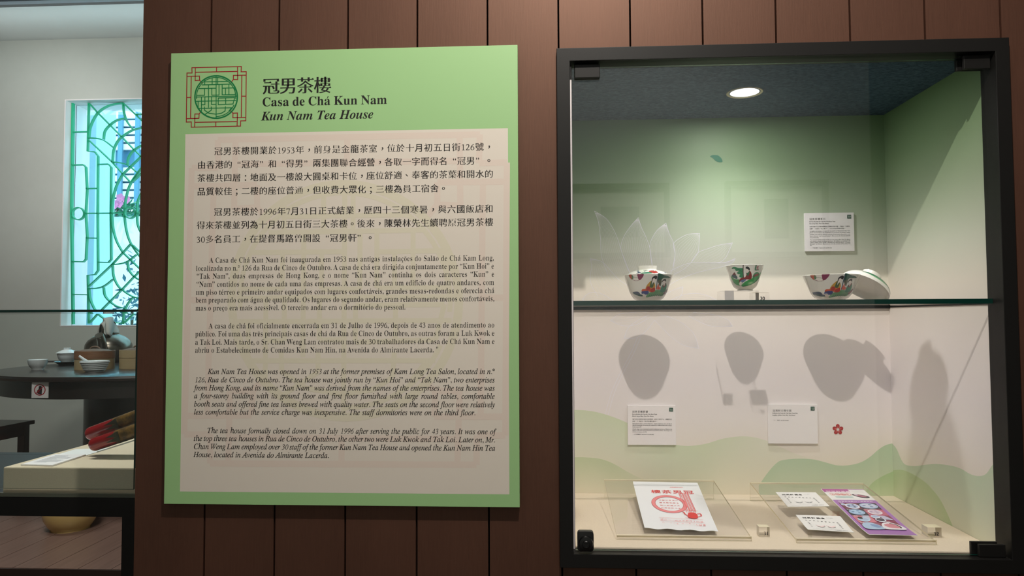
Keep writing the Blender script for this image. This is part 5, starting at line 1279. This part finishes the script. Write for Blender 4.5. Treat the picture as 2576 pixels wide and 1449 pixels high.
for i, (a, e) in enumerate((((112, 910.5), (196, 909)), ((113, 912), (197, 911)))):
    A, B = spot(*a)[0], spot(*e)[0]; A[2] = B[2] = TZ+.0045; t = thing('chopstick', A, 'dark chopstick lying behind the white tea cup, %s of the pair' % ('far one' if i == 0 else 'near one'), 'chopstick', 'pair of chopsticks')
    obj('stick', MB().tube([A, B], [.0042, .003], 8), mat('dark_chopstick', (34, 24, 22), .4) if i == 0 else bpy.data.materials['dark_chopstick'], t)
M_bam = mat('bamboo', (142, 98, 66), .55, rgb2=(112, 74, 48), nscale=20, stretch=(1, 1, 12)); M_bam2 = mat('pale_bamboo', (164, 142, 104), .55, noise=.12, nscale=20, stretch=(1, 1, 12)); M_weave = mat('woven_lid', (120, 96, 78), .7, noise=.5, nscale=160, bump=.5)
def steamer(px, py, Rp, label, lidm, bodym):
    c, s_ = spot(px, py); R_ = Rp/s_; c[1] += R_*.85; s_ = P_scale(c)[0]; R_ = Rp/s_; c[0] = U(px, py, y=c[1])[0]
    t = thing('bamboo_steamer', c, label, 'steamer', 'bamboo steamers')
    H = 27/s_; obj('basket', MB().lathe([(0, .003), (R_*.97, .003), (R_*.98, 0.0003), (R_, 0.0003), (R_, H), (R_*.95, H), (R_*.95, .012), (0, .012)], c, 56), bodym, t, smooth=35)
    ld = obj('lid_band', MB().lathe([(R_*.96, H+.0003), (R_*1.015, H+.0003), (R_*1.015, H+19/s_), (R_*.96, H+19/s_)], c, 56), lidm, t, smooth=35)
    obj('woven_top', MB().lathe([(R_*.955, H+15/s_), (R_*.9, H+18/s_), (R_*.6, H+22/s_), (R_*.25, H+24/s_), (0, H+24.5/s_)], c, 56), M_weave, ld, smooth=60)
    obj('lid_loop', MB().tube([(c[0]+R_*.28*math.cos(a), c[1], c[2]+H+23/s_+R_*.14*math.sin(a)) for a in [PI*k/8 for k in range(9)]], .005, 8), M_weave, ld, smooth=60)
steamer(238, 931, 44.5, 'round bamboo steamer with its lid on, before the metal kettle', M_bam, M_bam2)
steamer(346, 928, 41, 'round bamboo steamer at the right end of the round table view', M_bam2, M_bam2)
pf = [(0, 1), (16, 1), (17, 0), (20, 0), (20.5, 3)]
for k in range(5): z = 4+k*4.6; r = 24+k*2.0; pf += [(r, z), (r+1.6, z+2.0), (r+1.2, z+4.0)]
pf += [(33, 28), (32, 28), (27, 12), (20, 5), (0, 4)]
t, c, s_ = pot('soup_bowl', 'bowl_body', 238, 937.5, pf, 'white ribbed bowl holding a spoon, in front of the bamboo steamer', 'bowl')
t2_ = thing('soup_spoon', c+np.array([0, 0, .02]), 'white porcelain spoon leaning in the ribbed bowl', 'spoon')
A = U(199, 896, y=c[1]-.01); B = U(216, 907, y=c[1]-.01); Cc = np.array([c[0]-.008, c[1], c[2]+.045]); E2 = np.array([c[0]+.03, c[1], c[2]+.042])
obj('spoon_body', MB().tube(spline([A, B, Cc, E2], 5), [.0075]*8+[.009, .012, .017, .021, .022, .021, .016, .006], 12, flat=.45), M_porc, t2_, smooth=60)
# kettle
kc, ks = spot(272, 914); kc[1] = 3.62; ks = P_scale(kc)[0]; kc[0] = U(273, 914, y=kc[1])[0]
M_ket = mat('aged_metal', (146, 140, 130), .27, metal=.95, rgb2=(96, 84, 72), nscale=7)
ke = thing('metal_kettle', kc, 'large tarnished metal kettle with a cloth over its handle, below the window', 'kettle')
pf = [(0, .5), (34, .5), (36, 0.1), (40, .1), (46, 8), (52, 20), (54, 32), (52.5, 45), (46, 56), (36, 64), (25, 69), (22, 70.5), (22, 74), (19, 75), (0, 79)]
obj('kettle_body', MB().lathe([(r/ks, z/ks) for r, z in pf], kc, 72), M_ket, ke, smooth=50)
obj('lid_knob', MB().lathe([(4/ks, 77/ks), (3/ks, 81/ks), (6/ks, 85/ks), (4/ks, 88/ks), (0, 89/ks)], kc, 24), mat('dark_knob', (30, 28, 28), .4), ke, smooth=50)
at = lambda x, y, dy: U(x, y, y=kc[1]+dy)
sp_ = spline([at(262, 897, -.13), at(257, 880, -.17), at(255, 863, -.19), at(251, 848, -.205), at(249, 843, -.215)], 5)
obj('spout', MB().tube(sp_, [13/ks-.0005*i for i in range(len(sp_))], 18), M_ket, ke, smooth=60)
hd = spline([at(262, 850, -.07), at(258, 826, -.08), at(259, 812, -.06), at(272, 805, -.01), at(286, 811, .05), at(290, 828, .07), at(290, 846, .07)], 6)
obj('handle', MB().tube(hd, .010, 12, flat=.6), M_ket, ke, smooth=60)
# cloth draped over the handle
cl_ = thing('draped_cloth', at(270, 795, 0), 'white cloth draped over the handle of the metal kettle', 'cloth')
b = MB(); NU, NV = 22, 18; g_ = []
for i in range(NU+1):
    for j in range(NV+1):
        u, v = i/NU*2-1, j/NV*2-1                 # u along the handle's arch, v across it
        k = (u+1)/2*(len(hd)-1)*.62+len(hd)*.19; i0 = min(int(k), len(hd)-2); p = hd[i0]+(hd[i0+1]-hd[i0])*(k-i0)
        drop = abs(v)**1.2*(.105+.03*math.sin(3*u+1.3*v))
        side = v*.095*(1-.25*abs(v)); 
        g_.append((p[0]+side*.75+.010*math.sin(7*u+3*v), p[1]-side*.7+.008*math.sin(9*u), p[2]+.018-drop+.004*math.sin(11*u+5*v)))
fs = [(i*(NV+1)+j, (i+1)*(NV+1)+j, (i+1)*(NV+1)+j+1, i*(NV+1)+j+1) for i in range(NU) for j in range(NV)]
b.add(g_, fs); n0 = len(g_); o_ = obj('cloth_fabric', b, mat('grey_white_cloth', (172, 168, 160), .9), cl_, smooth=80)
md = o_.modifiers.new('thickness', 'SOLIDIFY'); md.thickness = .003

# ------------------------------------------------------------------ framed pictures on the opposite wall (seen mirrored in the case's glass)
def mirror_pt(px, py):
    yv = 2*GY-ROOM_Y; q = U(px, py, y=yv); return q[0], q[2]
def picture(px0, px1, py0, py1, ix0, ix1, iy0, iy1, label):
    x0, z1 = mirror_pt(px0, py0); x1, z0 = mirror_pt(px1, py1); a0, c1 = mirror_pt(ix0, iy0); a1, c0 = mirror_pt(ix1, iy1); y = ROOM_Y
    t = thing('framed_picture', ((x0+x1)/2, y, z0), label, 'picture', 'framed pictures on the opposite wall'); f = .022
    b = MB(); o = [(x0, z0), (x1, z0), (x1, z1), (x0, z1)]; i_ = [(x0+f, z0+f), (x1-f, z0+f), (x1-f, z1-f), (x0+f, z1-f)]
    vs = [(x, y+.03, z) for x, z in o]+[(x, y+.03, z) for x, z in i_]+[(x, y+.005, z) for x, z in i_]+[(x, y+.001, z) for x, z in o]; fs = []
    for k in range(4): j = (k+1) % 4; fs += [(k, 4+k, 4+j, j), (4+k, 8+k, 8+j, 4+j), (k, j, 12+j, 12+k)]
    obj('picture_frame', b.add(vs, fs), mat('dark_picture_frame', (54, 48, 44), .5) if 'dark_picture_frame' not in bpy.data.materials else bpy.data.materials['dark_picture_frame'], t)
    obj('mount', MB().box((x0+f, y+.004, z0+f), (x1-f, y+.008, z1-f)), mat('cream_mount', (226, 220, 206), .8) if 'cream_mount' not in bpy.data.materials else bpy.data.materials['cream_mount'], t)
    obj('photograph', MB().box((a0, y+.0081, c0), (a1, y+.0095, c1)), mat('grey_photograph', (120, 116, 110), .5, rgb2=(60, 58, 56), nscale=25) if 'grey_photograph' not in bpy.data.materials else bpy.data.materials['grey_photograph'], t)
picture(1400, 1684, 466, 648, 1511, 1608, 521, 597, 'framed grey photograph with a cream mount, mirrored at the left of the case glass')
picture(1822, 2083, 458, 646, 1921, 1984, 501, 600, 'framed grey photograph with a cream mount, mirrored at the centre of the case glass')

# the lettering source is no longer needed
bpy.data.objects.remove(_go); bpy.data.curves.remove(_cu)
